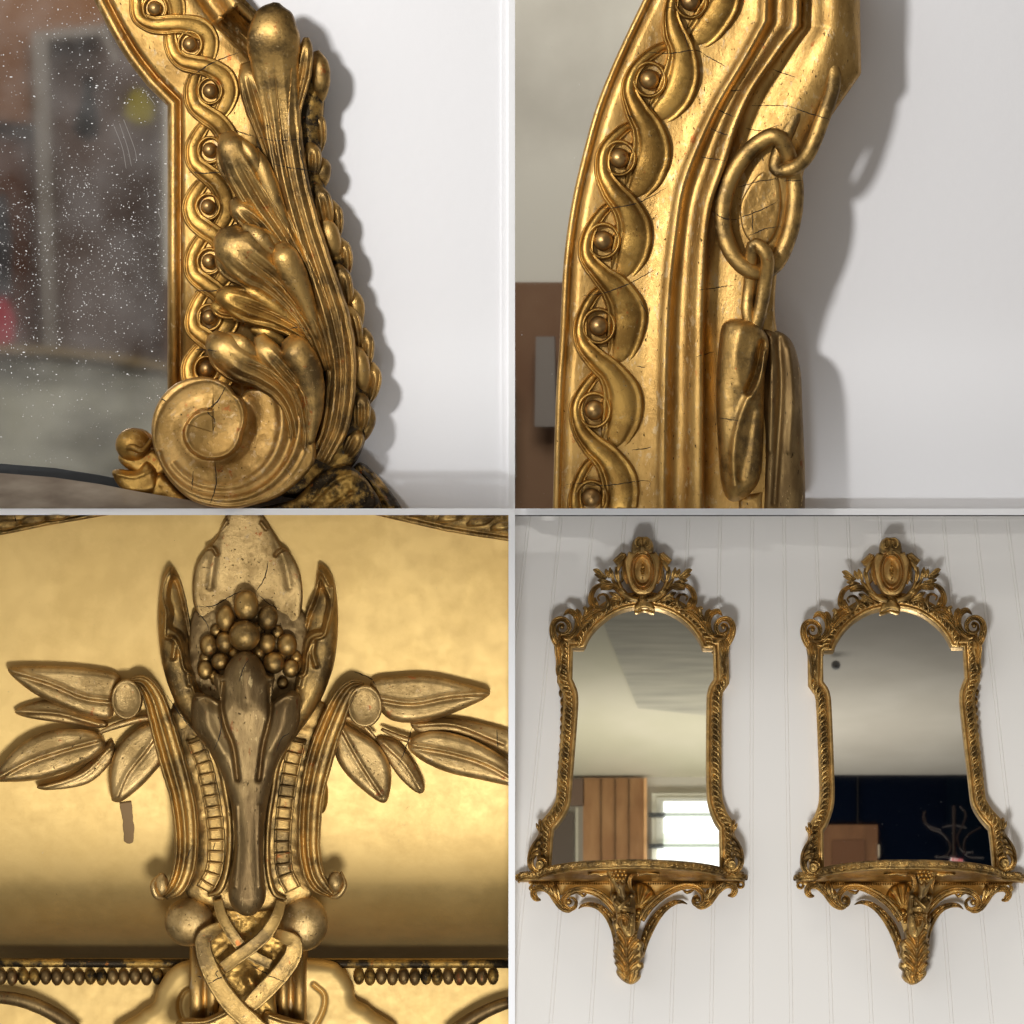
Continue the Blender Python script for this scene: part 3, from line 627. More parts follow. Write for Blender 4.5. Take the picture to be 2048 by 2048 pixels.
def addc(f, d): cols.append((f, d))
addc(lambda v: g(v), 60); addc(lambda v: g(v), 104); addc(lambda v: g(v)+5, 110); addc(lambda v: g(v)+18, 112); addc(lambda v: g(v)+25, 108)
addc(lambda v: g(v)+30, 98); addc(lambda v: g(v)+36, 98); addc(lambda v: g(v)+44, 110); addc(lambda v: g(v)+70, 113); addc(lambda v: g(v)+110, 110)
addc(lambda v: L1(v)-90, 112); addc(lambda v: L1(v)-30, 118); addc(lambda v: L1(v)-14, 124); addc(lambda v: L1(v), 133); addc(lambda v: L1(v)+10, 133); addc(lambda v: L1(v)+22, 124)
addc(lambda v: L1(v)*.72+L2(v)*.28, 106); addc(lambda v: L1(v)*.55+L2(v)*.45, 104); addc(lambda v: L1(v)*.38+L2(v)*.62, 118)
addc(lambda v: L1(v)*.22+L2(v)*.78, 132); addc(lambda v: L1(v)*.08+L2(v)*.92, 138); addc(lambda v: L2(v), 136); addc(lambda v: L2(v)+7, 122)
addc(lambda v: L2(v)+12, 92); addc(lambda v: L2(v)*.85+OE(v)*.15, 86)
addc(lambda v: L2(v)*.65+OE(v)*.35, np.vectorize(lambda v: np.interp(v, [0, 500, 800], [128, 112, 96]))); addc(lambda v: L2(v)*.4+OE(v)*.6, np.vectorize(lambda v: np.interp(v, [0, 500, 800], [138, 118, 100]))); addc(lambda v: L2(v)*.18+OE(v)*.82, np.vectorize(lambda v: np.interp(v, [0, 500, 800], [128, 112, 98]))); addc(lambda v: OE(v)-12, 100); addc(lambda v: OE(v), 84); addc(lambda v: OE(v), -45)
V = np.zeros((len(rows), len(cols), 3))
for j, (f, d) in enumerate(cols):
    V[:, j, 0] = 1024+f(rows)*k; V[:, j, 1] = rows*k; V[:, j, 2] = d(rows) if callable(d) else d
nr, nc = V.shape[:2]; F = [(i*nc+j, (i+1)*nc+j, (i+1)*nc+j+1, i*nc+j+1) for i in range(nr-1) for j in range(nc-1)]
fo = mk('moulding', (V.reshape(-1, 3), F), G_RAIL, f2)
GN2 = Vector((-math.sin(R(8)), -math.cos(R(8)), 0)); GP2 = (1.30-1.024, -.088, .5)
glass('glass', 1030, 1312, -40, 1017, GP2, GN2, M_MIRROR, f2)
beads2 = U2([(830, -260), (670, 15), (515, 310), (402, 605), (342, 915), (325, 1235), (308, 1550), (298, 1880), (290, 2200)])
rib, rings, bl = guilloche(beads2, -.34, 66, 20, 110, 22, n=9, C=STRAND_B, ring=True)
mk('guilloche_band', rib+rings, G_BRIGHT, f2)
for b in bl[1:-1]: mk('bead', b, G_BEAD, f2)
def loop(pts, w_, h_): return sweep(U2(pts), w_, h_, 'tube', n=6, closed=True, wob=.02)
mk('chain_link', [loop([(1195, 235, 106), (1205, 330, 120), (1160, 470, 128), (1110, 590, 130), (1050, 645, 134), (990, 640, 116), (1010, 560, 110), (1060, 460, 108), (1120, 340, 104)], 15, 13)], G_LEAF, f2)
mk('chain_link', [loop([(1000, 530, 134), (920, 552, 126), (848, 630, 122), (800, 740, 120), (792, 860, 120), (830, 970, 124), (905, 1030, 124), (985, 1005, 108), (1038, 900, 106), (1062, 780, 106), (1056, 660, 104)], 17, 15)], G_LEAF, f2)
mk('chain_link', [loop([(905, 935, 138), (955, 975, 144), (948, 1080, 124), (925, 1200, 116), (905, 1260, 110), (885, 1180, 110), (893, 1080, 108)], 14, 13)], G_LEAF, f2)
mk('inner_plate', relief(U2([(930, 660), (990, 650), (1010, 760), (990, 880), (930, 940), (870, 880), (860, 770)]), 80, 104, 4, 10, noise=.8), G_RAIL, f2)
def husk_h(X, Y, D, Z): return Z
hs = [relief(U2([(795, 1222), (860, 1206), (930, 1235), (965, 1300), (950, 1420), (945, 1560), (940, 1720), (925, 1820), (870, 1882), (815, 1888), (785, 1820), (772, 1650), (766, 1480), (776, 1310)]), 60, 112, 36, 34, res=1.6, noise=.5, nz=40,
            ridges=[(U2([(935, 1300), (915, 1400), (885, 1480)]), -20, 7), (U2([(945, 1330), (935, 1430), (900, 1500)]), 8, 6), (U2([(890, 1490), (850, 1600), (830, 1720), (835, 1830)]), 9, 8), (U2([(860, 1240), (840, 1350), (850, 1450)]), 6, 14), (U2([(900, 1560), (880, 1700), (860, 1800)]), -7, 9)]),
      relief(U2([(935, 1245), (1000, 1252), (1050, 1290), (1078, 1370), (1090, 1500), (1092, 1990), (950, 1990), (940, 1850), (945, 1650), (930, 1500), (950, 1350)]), 30, 84, 30, 34, res=2, noise=.6, nz=40,
            ridges=[(U2([(1000, 1280), (1010, 1450), (1000, 1650), (985, 1900)]), -10, 7), (U2([(970, 1300), (975, 1500), (965, 1700)]), 7, 7), (U2([(1040, 1320), (1055, 1500), (1040, 1700)]), 6, 8)])]
mk('husk', hs[0], G_LEAF, f2); mk('husk', hs[1], G_DARK, f2)
mk('lower_block', relief(U2([(850, 1870), (945, 1850), (945, 1990), (850, 1990)]), 60, 92, 12, 12, smooth=False), G_RAIL, f2)
tr = surf(f2)
ck = [[(508, 208), (600, 212), (690, 200), (730, 222)], [(600, 40), (580, 45)], [(660, 190), (640, 120)], [(310, 795), (400, 790), (490, 765), (580, 715)], [(270, 1120), (340, 1112), (430, 1080), (540, 1020)], [(205, 1830), (260, 1825), (350, 1832), (500, 1815), (520, 1838)], [(480, 1140), (510, 1200)],
      [(1040, 410), (1110, 435), (1190, 462)], [(900, 405), (1040, 408)], [(850, 712), (930, 690), (1000, 680)], [(850, 830), (930, 800), (990, 770)], [(880, 900), (950, 870), (1010, 860)], [(900, 800), (905, 890)], [(750, 800), (790, 830), (845, 835)], [(1020, 690), (1090, 688)], [(420, 440), (460, 455)], [(820, 350), (860, 350)], [(750, 410), (830, 450)], [(740, 490), (810, 520)], [(980, 270), (1060, 300)], [(710, 600), (800, 615)], [(880, 490), (940, 500), (1000, 480)], [(720, 215), (800, 260)], [(700, 1100), (830, 1080)], [(770, 1580), (850, 1590)], [(690, 1350), (760, 1330)], [(470, 1385), (500, 1390)], [(450, 1700), (520, 1690)]]
crack(tr, [U2(l) for l in ck], M_CRACK, f2, .95)
# reflected room strip
YB2 = -4.7
def bp2(name, pts, m, label, cat, dy=0): return backpoly(name, U2(pts), m, GP2, GN2, YB2+dy, label, cat)
def grad(name, stops, axis='Z', scale=1.0, rough=.8):
    """paint whose own tint drifts slowly across the board"""
    return None
bp2('ceiling', [(-20, -30), (530, -30), (530, 1070), (-20, 1070)], plain('grey_ceiling', (.50, .47, .42), .8, noise_s=2.2, col2=(.64, .61, .55)), '', 'structure')
bp2('wood_panel', [(-20, 1065), (420, 1065), (420, 2000), (-20, 2000)], plain('brown_wall', (.16, .078, .04), .7, noise_s=4, col2=(.20, .11, .06)), 'brown panelling mirrored low in the plain glass', 'panel', .05)
bp2('grey_post', [(90, 1270), (160, 1270), (165, 1610), (85, 1610)], plain('grey_post', (.22, .19, .17), .7), 'grey post mirrored low in the plain glass', 'post', .1)
def f2s():
    y = random.random()*1010; x = 1030+random.random()*200
    if x > 1024+k*float(g(y/k)): return None, None
    return x, y
specks('dust_specks', f2, 38, f2s, GP2, GN2, M_SPK, (.25, .9))
# ================================================================== VIEW 3: front support under a gilt console shelf
def H(pts): return [(p[0]*k, 1024+p[1]*k)+tuple(p[2:]) for p in pts]
def I(pts): return [(200+p[0]*.3106, 1024+p[1]*.3106)+tuple(p[2:]) for p in pts]
def J(pts): return [(200+p[0]*.28364, 1500+p[1]*.28364)+tuple(p[2:]) for p in pts]
def hp(pts, hw, hh, prof='fold', n=7, f=H, s=k): return sweep(f(pts), [a*s for a in hw], hh, prof, n)
cs = thing('console_bracket', 'gilt console front support with berries, dark calyx and strapwork under its golden shelf', 'console bracket', 3, 495, 1990)
# shelf underside, sloping away to the wall, and the wall plate below
_yd = cr([(-60, 118), (0, 113), (300, 95), (600, 78), (900, 60), (1150, 36), (1350, 0), (1460, -40), (1560, -110), (1640, -200), (1690, -270), (1716, -300)], 10)
yy = _yd[:, 0]; dd = _yd[:, 1]
def und(X, Y, D, Z):
    v = (Y-1024)/k; s = np.abs(X-500)/500
    return np.interp(v, yy, dd)-6*s*s+vn(X, Y, 220)*3
mk('shelf_underside', relief(H([(-40, -60), (1980, -60), (1980, 1712), (-40, 1712)]), -330, 0, 0, 1, smooth=False, hfun=und, res=4, noise=.25, nz=60), G_BOARD, cs)
mk('back_plate', relief(H([(-40, 1700), (1980, 1700), (1980, 2100), (-40, 2100)]), -190, -160, 2, 3, smooth=False, res=6, noise=.3), G_BOARD, cs)
mk('cornice', [sweep(H([(-40, 1712, -136), (960, 1716, -134), (1980, 1716, -136)]), 9, 10, 'dome', n=6)], G_BLACK, cs)
# carved front edge of the shelf in the top corners
RP = [(0, 90), (0, 128), (3, 134), (7, 132), (9, 126), (12, 128), (20, 136), (30, 136), (60, 130), (62, 90)]
def rl(a, b): return hp([(a, b, 138), (a+30, b-10, 146), (a+75, b-16, 144), (a+105, b-30, 136)], [6, 16, 14, 4], [4, 10, 9, 3], 'dome')
mk('shelf_rim', [rail(H([(-40, 96), (60, 78), (180, 52), (300, 32), (440, 8), (520, -10)]), RP, -1)]+[rl(a, b) for a, b in ((-10, 62), (90, 44), (180, 28))], G_FAR, cs)
mk('shelf_rim', [rail(H([(1340, -8), (1420, 12), (1560, 44), (1680, 72), (1800, 92), (1980, 118)]), RP, -1)]+[rl(a, b) for a, b in ((1540, 12), (1650, 36), (1760, 50), (1850, 66))], G_FAR, cs)
bd = []
for i in range(48):
    x = -10+i*42.5
    if 590 < x < 1310 or x > 1900: continue
    bd.append((x, 1766+(3 if i % 2 else 0)))
for x, y in bd: mk('bead', disc(x*k, 1024+y*k, -160, -132, 11.5, 17, ((1, 0), (1, .5), (.9, .72), (.7, .86), (.4, .97), (.05, 1)), 16), G_BLACK if int(x) % 3 == 0 else G_DARK, cs)
# clusters of leaves each side
def lf(out, rid, z, h, m=None, w_=16, amp=7):
    mk('spray_leaf', relief(H(out), z-34, z, h, w_, res=1.8, noise=.4, nz=30, ridges=[(H(rid), amp, 4.5), ([(a, b+5) for a, b in H(rid)], -amp*.55, 5)]), m or G_WORN, cs)
lf([(38, 590), (90, 578), (200, 578), (330, 585), (455, 612), (440, 690), (425, 775), (330, 765), (170, 700), (80, 640)], [(60, 598), (200, 640), (320, 690), (420, 705)], 96, 20)
lf([(64, 752), (110, 722), (200, 706), (300, 740), (410, 790), (385, 812), (260, 795), (120, 775)], [(90, 750), (230, 758), (380, 800)], 84, 12, amp=5)
lf([(-10, 1000), (30, 930), (110, 856), (220, 816), (340, 818), (398, 850), (392, 900), (310, 955), (160, 1004), (30, 1014)], [(0, 1000), (120, 935), (250, 890), (380, 855)], 92, 22)
lf([(148, 1030), (250, 1000), (330, 950), (400, 880), (432, 860), (430, 930), (340, 1020), (190, 1046)], [(170, 1035), (320, 985), (420, 890)], 74, 10, amp=4)
lf([(425, 1070), (420, 990), (440, 900), (500, 825), (580, 790), (625, 860), (630, 920), (550, 1020), (470, 1085), (435, 1088)], [(450, 1070), (490, 980), (560, 890), (600, 830)], 86, 18)
lf([(1400, 640), (1500, 616), (1620, 614), (1740, 640), (1850, 680), (1760, 735), (1630, 782), (1510, 790), (1440, 750)], [(1440, 700), (1560, 715), (1700, 690), (1830, 680)], 96, 20)
lf([(1262, 880), (1280, 785), (1345, 815), (1425, 870), (1472, 950), (1475, 1040), (1448, 1094), (1360, 1035), (1290, 960)], [(1290, 810), (1350, 920), (1400, 1000), (1440, 1060)], 88, 18)
lf([(1425, 850), (1500, 862), (1560, 935), (1604, 1030), (1580, 1058), (1510, 1000), (1450, 910)], [(1450, 870), (1530, 950), (1585, 1040)], 76, 10, amp=4)
lf([(1540, 870), (1620, 822), (1750, 842), (1870, 900), (1940, 960), (1960, 1030), (1800, 1003), (1680, 975), (1580, 925)], [(1560, 875), (1700, 900), (1830, 940), (1940, 1000)], 92, 20)
lf([(1552, 790), (1680, 772), (1820, 795), (1960, 850), (1980, 960), (1860, 880), (1700, 826), (1600, 836)], [(1580, 800), (1720, 800), (1900, 870)], 82, 12, amp=5)
mk('spray_stem', [hp([(380, 830, 96), (440, 805, 100), (520, 780, 98), (590, 770, 92)], [6, 12, 14, 10], [5, 9, 9, 6], 'dome')], G_WORN, cs)
mk('spray_stem', [hp([(1420, 850, 96), (1360, 790, 100), (1300, 770, 98), (1260, 765, 92)], [6, 12, 14, 10], [5, 9, 9, 6], 'dome')], G_WORN, cs)
mk('spray_stem', hp([(1440, 815, 88), (1520, 850, 92), (1600, 870, 88)], [6, 11, 5], [5, 8, 4], 'dome'), G_WORN, cs)
# upper leaf behind the berries
def tl(X, Y, D, Z):
    c = np.abs(X-I([(955, 0)])[0][0])/105
    return Z+10*c*c-6+np.interp(Y, [1030, 1130, 1260], [8, 0, -14])
mk('upper_leaf', relief(I([(860, -40), (820, 40), (765, 160), (700, 225), (690, 250), (640, 330), (612, 450), (618, 600), (680, 760), (800, 860), (1100, 860), (1260, 760), (1308, 600), (1302, 420), (1240, 280), (1215, 240), (1180, 215), (1110, 100), (1060, 20), (1030, -40)]), 60, 120, 8, 14, res=1.6, hfun=tl, noise=.6, nz=60,
   ridges=[(I([(700, 235), (740, 232), (765, 270)]), 12, 3.5), (I([(1210, 230), (1165, 250), (1140, 275)]), 12, 3.5), (I([(830, 60), (790, 110)]), 8, 3), (I([(760, 180), (740, 330), (720, 480)]), 5, 8), (I([(1150, 190), (1200, 330), (1230, 480)]), 5, 8), (I([(1050, 70), (1080, 110)]), 8, 3)]), G_WORN, cs)
# calyx cup: two tall side leaves with hollow fronts
def cup(out, rim, hollow, tips, m):
    pl = I(hollow)
    def hf(X, Y, D, Z):
        ins = inside(X, Y, cr(pl, 5, True)); q, _, _ = seg_dist(X, Y, cr(pl, 5, True), True)
        return np.where(ins, Z-26*np.clip(q/9, 0, 1), Z)
    return relief(I(out), 60, 112, 34, 28, res=1.5, hfun=hf, noise=.6, nz=30, ridges=[(I(rim), 10, 3.2)]+[(I(t), 12, 5) for t in tips])
mk('calyx_leaf', cup([(470, 345), (425, 395), (400, 520), (388, 680), (395, 830), (415, 980), (455, 1120), (520, 1270), (600, 1380), (700, 1500), (760, 1420), (700, 1200), (640, 1100), (620, 980), (605, 840), (590, 700), (560, 540), (520, 410)],
   [(474, 358), (430, 440), (415, 540), (440, 640), (436, 740), (440, 800), (500, 815), (535, 900), (556, 1000), (600, 1040), (610, 1110), (630, 1170)],
   [(482, 400), (450, 460), (440, 560), (462, 640), (455, 740), (520, 790), (560, 900), (590, 1000), (640, 1040), (630, 900), (605, 740), (570, 580), (530, 440)],
   [[(480, 800), (500, 850), (490, 930)], [(580, 1040), (590, 1100)]], G_LEAF), G_LEAF, cs)
mk('calyx_leaf', cup([(1420, 335), (1480, 370), (1520, 470), (1538, 640), (1535, 800), (1515, 960), (1480, 1080), (1430, 1200), (1350, 1330), (1260, 1450), (1170, 1540), (1150, 1430), (1230, 1260), (1260, 1100), (1290, 900), (1320, 740), (1340, 620), (1390, 500), (1400, 420)],
   [(1412, 360), (1450, 400), (1480, 460), (1510, 490), (1500, 620), (1480, 700), (1450, 790), (1380, 820), (1345, 920), (1330, 1030), (1280, 1060), (1270, 1150)],
   [(1420, 430), (1460, 480), (1490, 560), (1478, 660), (1450, 760), (1390, 780), (1330, 830), (1320, 960), (1290, 1020), (1290, 880), (1325, 700), (1380, 560)],
   [[(1390, 830), (1380, 900), (1400, 980)], [(1300, 1060), (1290, 1110)]], G_LEAF), G_LEAF, cs)
mk('cup_hollow', relief(I([(600, 700), (700, 620), (1250, 620), (1340, 760), (1330, 1050), (1270, 1250), (650, 1250), (590, 1050)]), 60, 112, 6, 20, noise=1.3, nz=16, res=2), G_DARK, cs)  # darker gilt paints the shade between the berries into the hollow
for x, y, a, b, d in [(955, 600, 72, 92, 150), (820, 680, 56, 76, 142), (1092, 675, 60, 74, 142), (945, 790, 90, 90, 162), (815, 832, 50, 62, 138), (1085, 838, 52, 60, 138), (712, 856, 52, 66, 132), (1215, 850, 58, 66, 134), (690, 1010, 46, 58, 132), (786, 955, 52, 52, 136), (1130, 965, 62, 64, 138), (1237, 1000, 50, 56, 132), (760, 1075, 34, 36, 124), (1185, 1095, 34, 36, 124), (880, 900, 40, 42, 128), (1030, 900, 40, 42, 128), (760, 760, 36, 40, 122), (1150, 770, 38, 40, 122), (880, 740, 34, 36, 134), (1020, 745, 34, 36, 134), (690, 935, 34, 36, 124), (1170, 925, 32, 34, 126), (1270, 930, 34, 38, 122), (740, 1040, 34, 36, 124)]:
    mk('berry', ball(200+x*.3106, 1024+y*.3106, d, a*.345, b*.345, a*.33, 24), G_LEAF, cs)
# dark central calyx running down as a stem
def calh(X, Y, D, Z):
    v = (Y-1024)/k
    return Z+np.interp(v, [520, 600, 800, 1000, 1300, 1450, 1520], [18, 26, 18, 8, 4, 2, -6])
mk('dark_calyx', relief(H([(932, 518), (890, 540), (862, 580), (850, 612), (822, 606), (818, 640), (832, 680), (838, 705), (800, 690), (752, 675), (736, 700), (732, 760), (742, 820), (790, 880), (835, 960), (868, 1050), (888, 1150), (895, 1250), (882, 1350), (870, 1430), (882, 1480), (915, 1508), (945, 1514), (975, 1503), (1000, 1470), (1008, 1430), (1000, 1350), (998, 1250), (1006, 1150), (1026, 1040), (1056, 940), (1092, 880), (1128, 820), (1140, 750), (1136, 690), (1110, 668), (1060, 690), (1032, 715), (1035, 660), (1042, 620), (1015, 610), (1000, 575), (975, 540)]),
   70, 142, 30, 30, res=1.4, hfun=calh, noise=.45, nz=50, n=5,
   ridges=[(H([(850, 640), (845, 720), (860, 800), (890, 880), (905, 1000)]), -13, 5), (H([(1025, 640), (1030, 740), (1020, 800), (1000, 880), (985, 1000)]), -13, 5), (H([(745, 695), (790, 690), (835, 715)]), 8, 4), (H([(1040, 720), (1085, 690), (1130, 690)]), 8, 4),
           (H([(940, 540), (940, 600), (940, 700)]), 10, 20), (H([(790, 720), (800, 800), (850, 900)]), 6, 12), (H([(1085, 720), (1070, 800), (1030, 890)]), 6, 12), (H([(900, 1100), (905, 1250), (895, 1400)]), 4, 4), (H([(985, 1100), (985, 1250), (990, 1400)]), 4, 4)]), G_DARK, cs)
# scrolled side straps
mk('side_strap', hp([(500, 632, 112), (548, 640, 116), (585, 690, 114), (612, 770, 112), (640, 870, 110), (668, 970, 108), (694, 1070, 106), (708, 1170, 106), (710, 1270, 106), (698, 1350, 106), (672, 1410, 104), (630, 1448, 98)], [10, 28, 40, 46, 50, 50, 48, 46, 44, 42, 36, 12], [10, 18, 22, 22, 22, 22, 22, 22, 22, 22, 18, 8], 'band', 9), G_LEAF, cs)
mk('side_strap', hp([(1378, 650, 112), (1335, 655, 116), (1298, 700, 114), (1262, 780, 112), (1228, 870, 110), (1200, 970, 108), (1180, 1070, 106), (1172, 1170, 106), (1172, 1270, 106), (1186, 1350, 106), (1212, 1400, 104), (1256, 1440, 98)], [10, 28, 40, 46, 50, 50, 46, 44, 42, 40, 36, 12], [10, 18, 22, 22, 22, 22, 22, 22, 22, 22, 18, 8], 'band', 9), G_LEAF, cs)
dp = ((1, 0), (1, .86), (.96, .97), (.90, 1), (.82, .95), (.6, .91), (0, .92))
mk('scroll_disc', disc(487*k, 1024+703*k, 70, 132, 58*k, 76*k, dp), G_WORN, cs); mk('scroll_disc', disc(1380*k, 1024+728*k, 70, 132, 66*k, 80*k, dp), G_WORN, cs)
mk('scroll_curl', [ball(617*k, 1024+1398*k, 104, 26*k, 44*k, 14), hp([(600, 1370, 100), (585, 1400, 106), (598, 1440, 104), (625, 1450, 98)], [6, 12, 14, 8], [6, 10, 10, 6], 'dome')], G_WORN, cs)
mk('scroll_curl', [ball(1270*k, 1024+1388*k, 106, 31*k, 40*k, 16), hp([(1290, 1350, 100), (1305, 1400, 106), (1280, 1440, 104), (1250, 1448, 98)], [5, 9, 11, 7], [6, 10, 10, 6], 'dome')], G_WORN, cs)
# beaded ladder strips beside the stem and their fillets
def ladder(cp, step):
    P = cr(H(cp), 8); pcs = [sweep([tuple(q) for q in H(cp)], [33*k]*len(cp), [9]*len(cp), 'channel', 8)]
    for x, y, tx, ty in walk(P, step*k, 8):
        if y > 1024+1400*k: break
        dpt = np.interp(y, P[:, 1], P[:, 2]); pcs.append(sweep([(x+ty*15, y-tx*15, dpt+7), (x+ty*5, y-tx*5+1, dpt+9), (x-ty*5, y+tx*5+1, dpt+9), (x-ty*15, y+tx*15, dpt+7)], [2.2]*4, [4.5]*4, 'dome', 3))
    return pcs
mk('ladder_strip', ladder([(738, 850, 92), (775, 950, 92), (798, 1050, 92), (815, 1150, 92), (822, 1250, 92), (812, 1350, 92), (775, 1420, 90)], 42), G_LEAF, cs)
mk('ladder_strip', ladder([(1130, 850, 92), (1105, 950, 92), (1088, 1050, 92), (1076, 1150, 92), (1070, 1250, 92), (1078, 1350, 92), (1110, 1420, 90)], 42), G_LEAF, cs)
mk('fillet', hp([(780, 850, 112), (835, 950, 116), (858, 1050, 114), (872, 1150, 112), (874, 1250, 112), (862, 1350, 112), (835, 1420, 110), (790, 1440, 104)], [8, 13, 13, 12, 12, 12, 12, 6], [9, 12, 12, 12, 12, 12, 10, 6], 'dome', 8), G_LEAF, cs)
mk('fillet', hp([(1100, 850, 112), (1052, 950, 116), (1035, 1050, 114), (1020, 1150, 112), (1014, 1250, 112), (1018, 1350, 112), (1040, 1430, 110), (1085, 1455, 104)], [8, 13, 13, 12, 12, 12, 12, 6], [9, 12, 12, 12, 12, 12, 10, 6], 'dome', 8), G_LEAF, cs)
mk('stem_core', relief(H([(690, 700), (1200, 700), (1190, 900), (1150, 1100), (1140, 1300), (1180, 1440), (1000, 1500), (880, 1500), (710, 1440), (745, 1300), (735, 1100), (690, 900)]), 20, 78, 12, 30, noise=1.5, res=3), G_LEAF, cs)
# knobs and crossed straps
mk('knob', ball(717*k, 1024+1540*k, 70, 92*k, 94*k, 34, 36), G_WORN, cs); mk('knob', ball(1150*k, 1024+1545*k, 70, 90*k, 106*k, 34, 36), G_WORN, cs)
def strap(pts, hw, h=9): return sweep(J(pts), [a*.28364 for a in hw], h, 'flat', 7)
mk('crossed_strap', strap([(840, 1040, 104), (870, 1150, 112), (930, 1260, 116), (1010, 1370, 114), (1100, 1440, 110), (1220, 1500, 102)], [34, 38, 40, 42, 40, 36]), G_LEAF, cs)
mk('crossed_strap', strap([(1290, 1050, 116), (1255, 1160, 126), (1180, 1280, 130), (1080, 1370, 130), (970, 1450, 126), (870, 1525, 116)], [34, 40, 44, 46, 46, 42]), G_LEAF, cs)
mk('crossed_strap', strap([(870, 1225, 108), (800, 1262, 116), (745, 1310, 120), (745, 1400, 122), (790, 1530, 124), (860, 1660, 126), (960, 1790, 128), (1080, 1900, 130), (1200, 2010, 130)], [36, 48, 56, 58, 62, 66, 68, 66, 60], 10), G_LEAF, cs)
mk('crossed_strap', strap([(1240, 1270, 108), (1310, 1300, 116), (1375, 1340, 120), (1370, 1430, 120), (1300, 1540, 118), (1210, 1640, 114), (1120, 1730, 110), (1050, 1800, 106)], [36, 46, 56, 62, 66, 66, 62, 50], 10), G_LEAF, cs)
mk('strap_end', relief(J([(540, 1920), (600, 1880), (740, 1880), (840, 1840), (900, 1810), (1000, 1880), (1020, 1960), (1000, 2060), (540, 2060)]), 40, 96, 14, 12, noise=1, ridges=[(J([(590, 1900), (740, 1895), (850, 1855), (900, 1830)]), 9, 4)]), G_LEAF, cs)
mk('strap_end', relief(J([(1480, 1920), (1380, 1890), (1280, 1860), (1180, 1830), (1160, 1900), (1220, 2060), (1500, 2060)]), 40, 90, 14, 12, noise=1, ridges=[(J([(1440, 1910), (1300, 1885), (1200, 1850)]), 9, 4)]), G_LEAF, cs)
mk('knot_ground', relief(J([(840, 1080), (1300, 1080), (1380, 1300), (1330, 1560), (1240, 1700), (1240, 2080), (820, 2080), (850, 1760), (780, 1560), (740, 1300)]), 0, 56, 16, 20, noise=3.5, nz=18, res=2, ridges=[(J([(1060, 1600), (1100, 1700), (1060, 1780)]), 14, 14)]), G_BRIGHT, cs)
# post behind and shell plate
mk('post', [rail(J([(634, 1330), (634, 2080)]), [(0, -150), (0, 20), (6, 26), (26, 26), (28, 18), (34, 18), (36, 28), (56, 26), (58, 10), (176, 10), (178, 26), (196, 26), (198, 16), (206, 16), (210, 26), (228, 26), (230, 20), (233, -150)], -1)], G_RAIL, cs)
mk('shell_plate', relief(H([(490, 1990), (520, 1900), (570, 1862), (590, 1800), (640, 1730), (720, 1700), (940, 1690), (1220, 1700), (1290, 1735), (1330, 1800), (1340, 1850), (1400, 1890), (1440, 1990)]), -165, -110, 26, 26, noise=.8, res=2.4, nz=30,
   ridges=[(H([(700, 1960), (672, 1880), (690, 1820), (740, 1800)]), -9, 4), (H([(1180, 1790), (1220, 1830), (1215, 1890), (1180, 1960)]), -9, 4)]), G_BOARD, cs)
mk('scroll_arm', hp([(-60, 1836, -110), (60, 1850, -100), (150, 1880, -96), (230, 1925, -96), (300, 1980, -96)], [22, 26, 28, 28, 26], [14, 18, 18, 18, 18], 'dome'), G_DARK, cs)
mk('scroll_arm', hp([(1990, 1846, -110), (1900, 1866, -100), (1820, 1900, -96), (1740, 1950, -96), (1690, 1990, -96)], [20, 24, 26, 28, 26], [14, 18, 18, 18, 18], 'dome'), G_DARK, cs)
mk('side_bump', ball(1215*k, 1024+1065*k, 62, 26*k, 70*k, 16), G_BRIGHT, cs)
# stain run on the gilding
mk('stain_run', sweep(H([(476, 1090, np.interp(1090, yy, dd)), (484, 1150, np.interp(1150, yy, dd)), (488, 1200, np.interp(1200, yy, dd)), (487, 1238, np.interp(1238, yy, dd)), (486, 1250, np.interp(1250, yy, dd))]), [12, 11, 11, 10, 3], [.35]*5, 'dome', wob=.12), plain('stain_brown', (.22, .125, .04), .6, .3), cs)
tr = surf(cs)
ck = [I(l) for l in [[(1090, 310), (1085, 360), (1060, 440), (1015, 505)], [(625, 608), (740, 600), (830, 550), (900, 515), (960, 505)], [(630, 630), (690, 700), (715, 760)], [(1030, 530), (1100, 590), (1165, 620)], [(975, 940), (940, 1000), (915, 1080)], [(800, 1290), (790, 1420), (750, 1520)], [(1150, 1530), (1180, 1450), (1230, 1410)], [(440, 1180), (550, 1330), (650, 1440)]]]
ck += [J(l) for l in [[(780, 1625), (850, 1590), (920, 1550)], [(1060, 1490), (1150, 1550), (1330, 1620)], [(690, 1590), (760, 1605)], [(780, 1850), (785, 1932)], [(1400, 1445), (1460, 1445)], [(860, 1530), (830, 1550), (850, 1590)], [(820, 640), (805, 700)], [(655, 680), (620, 760)]]]
ck += [H(l) for l in [[(1560, 800), (1535, 880), (1508, 950)], [(1875, 820), (1880, 900)], [(60, 0), (75, 40)], [(1340, 600), (1400, 625), (1420, 650)]]]
crack(tr, ck, M_CRACK, cs, 1.0)
# ================================================================== VIEW 4: a pair of gilt pier mirrors on console brackets, white boarded wall
def mkf(ox, oy, s): return lambda pts: [(ox+p[0]*s, oy+p[1]*s)+tuple(p[2:]) for p in pts]
FC = mkf(1090, 1060, .20704); FD = mkf(1060, 1420, .1294); FE = mkf(1046, 1600, .07764); FF = mkf(1030, 1690, .15528); FG = mkf(1230, 1690, .15528); FK = mkf(1024, 1024, .53)
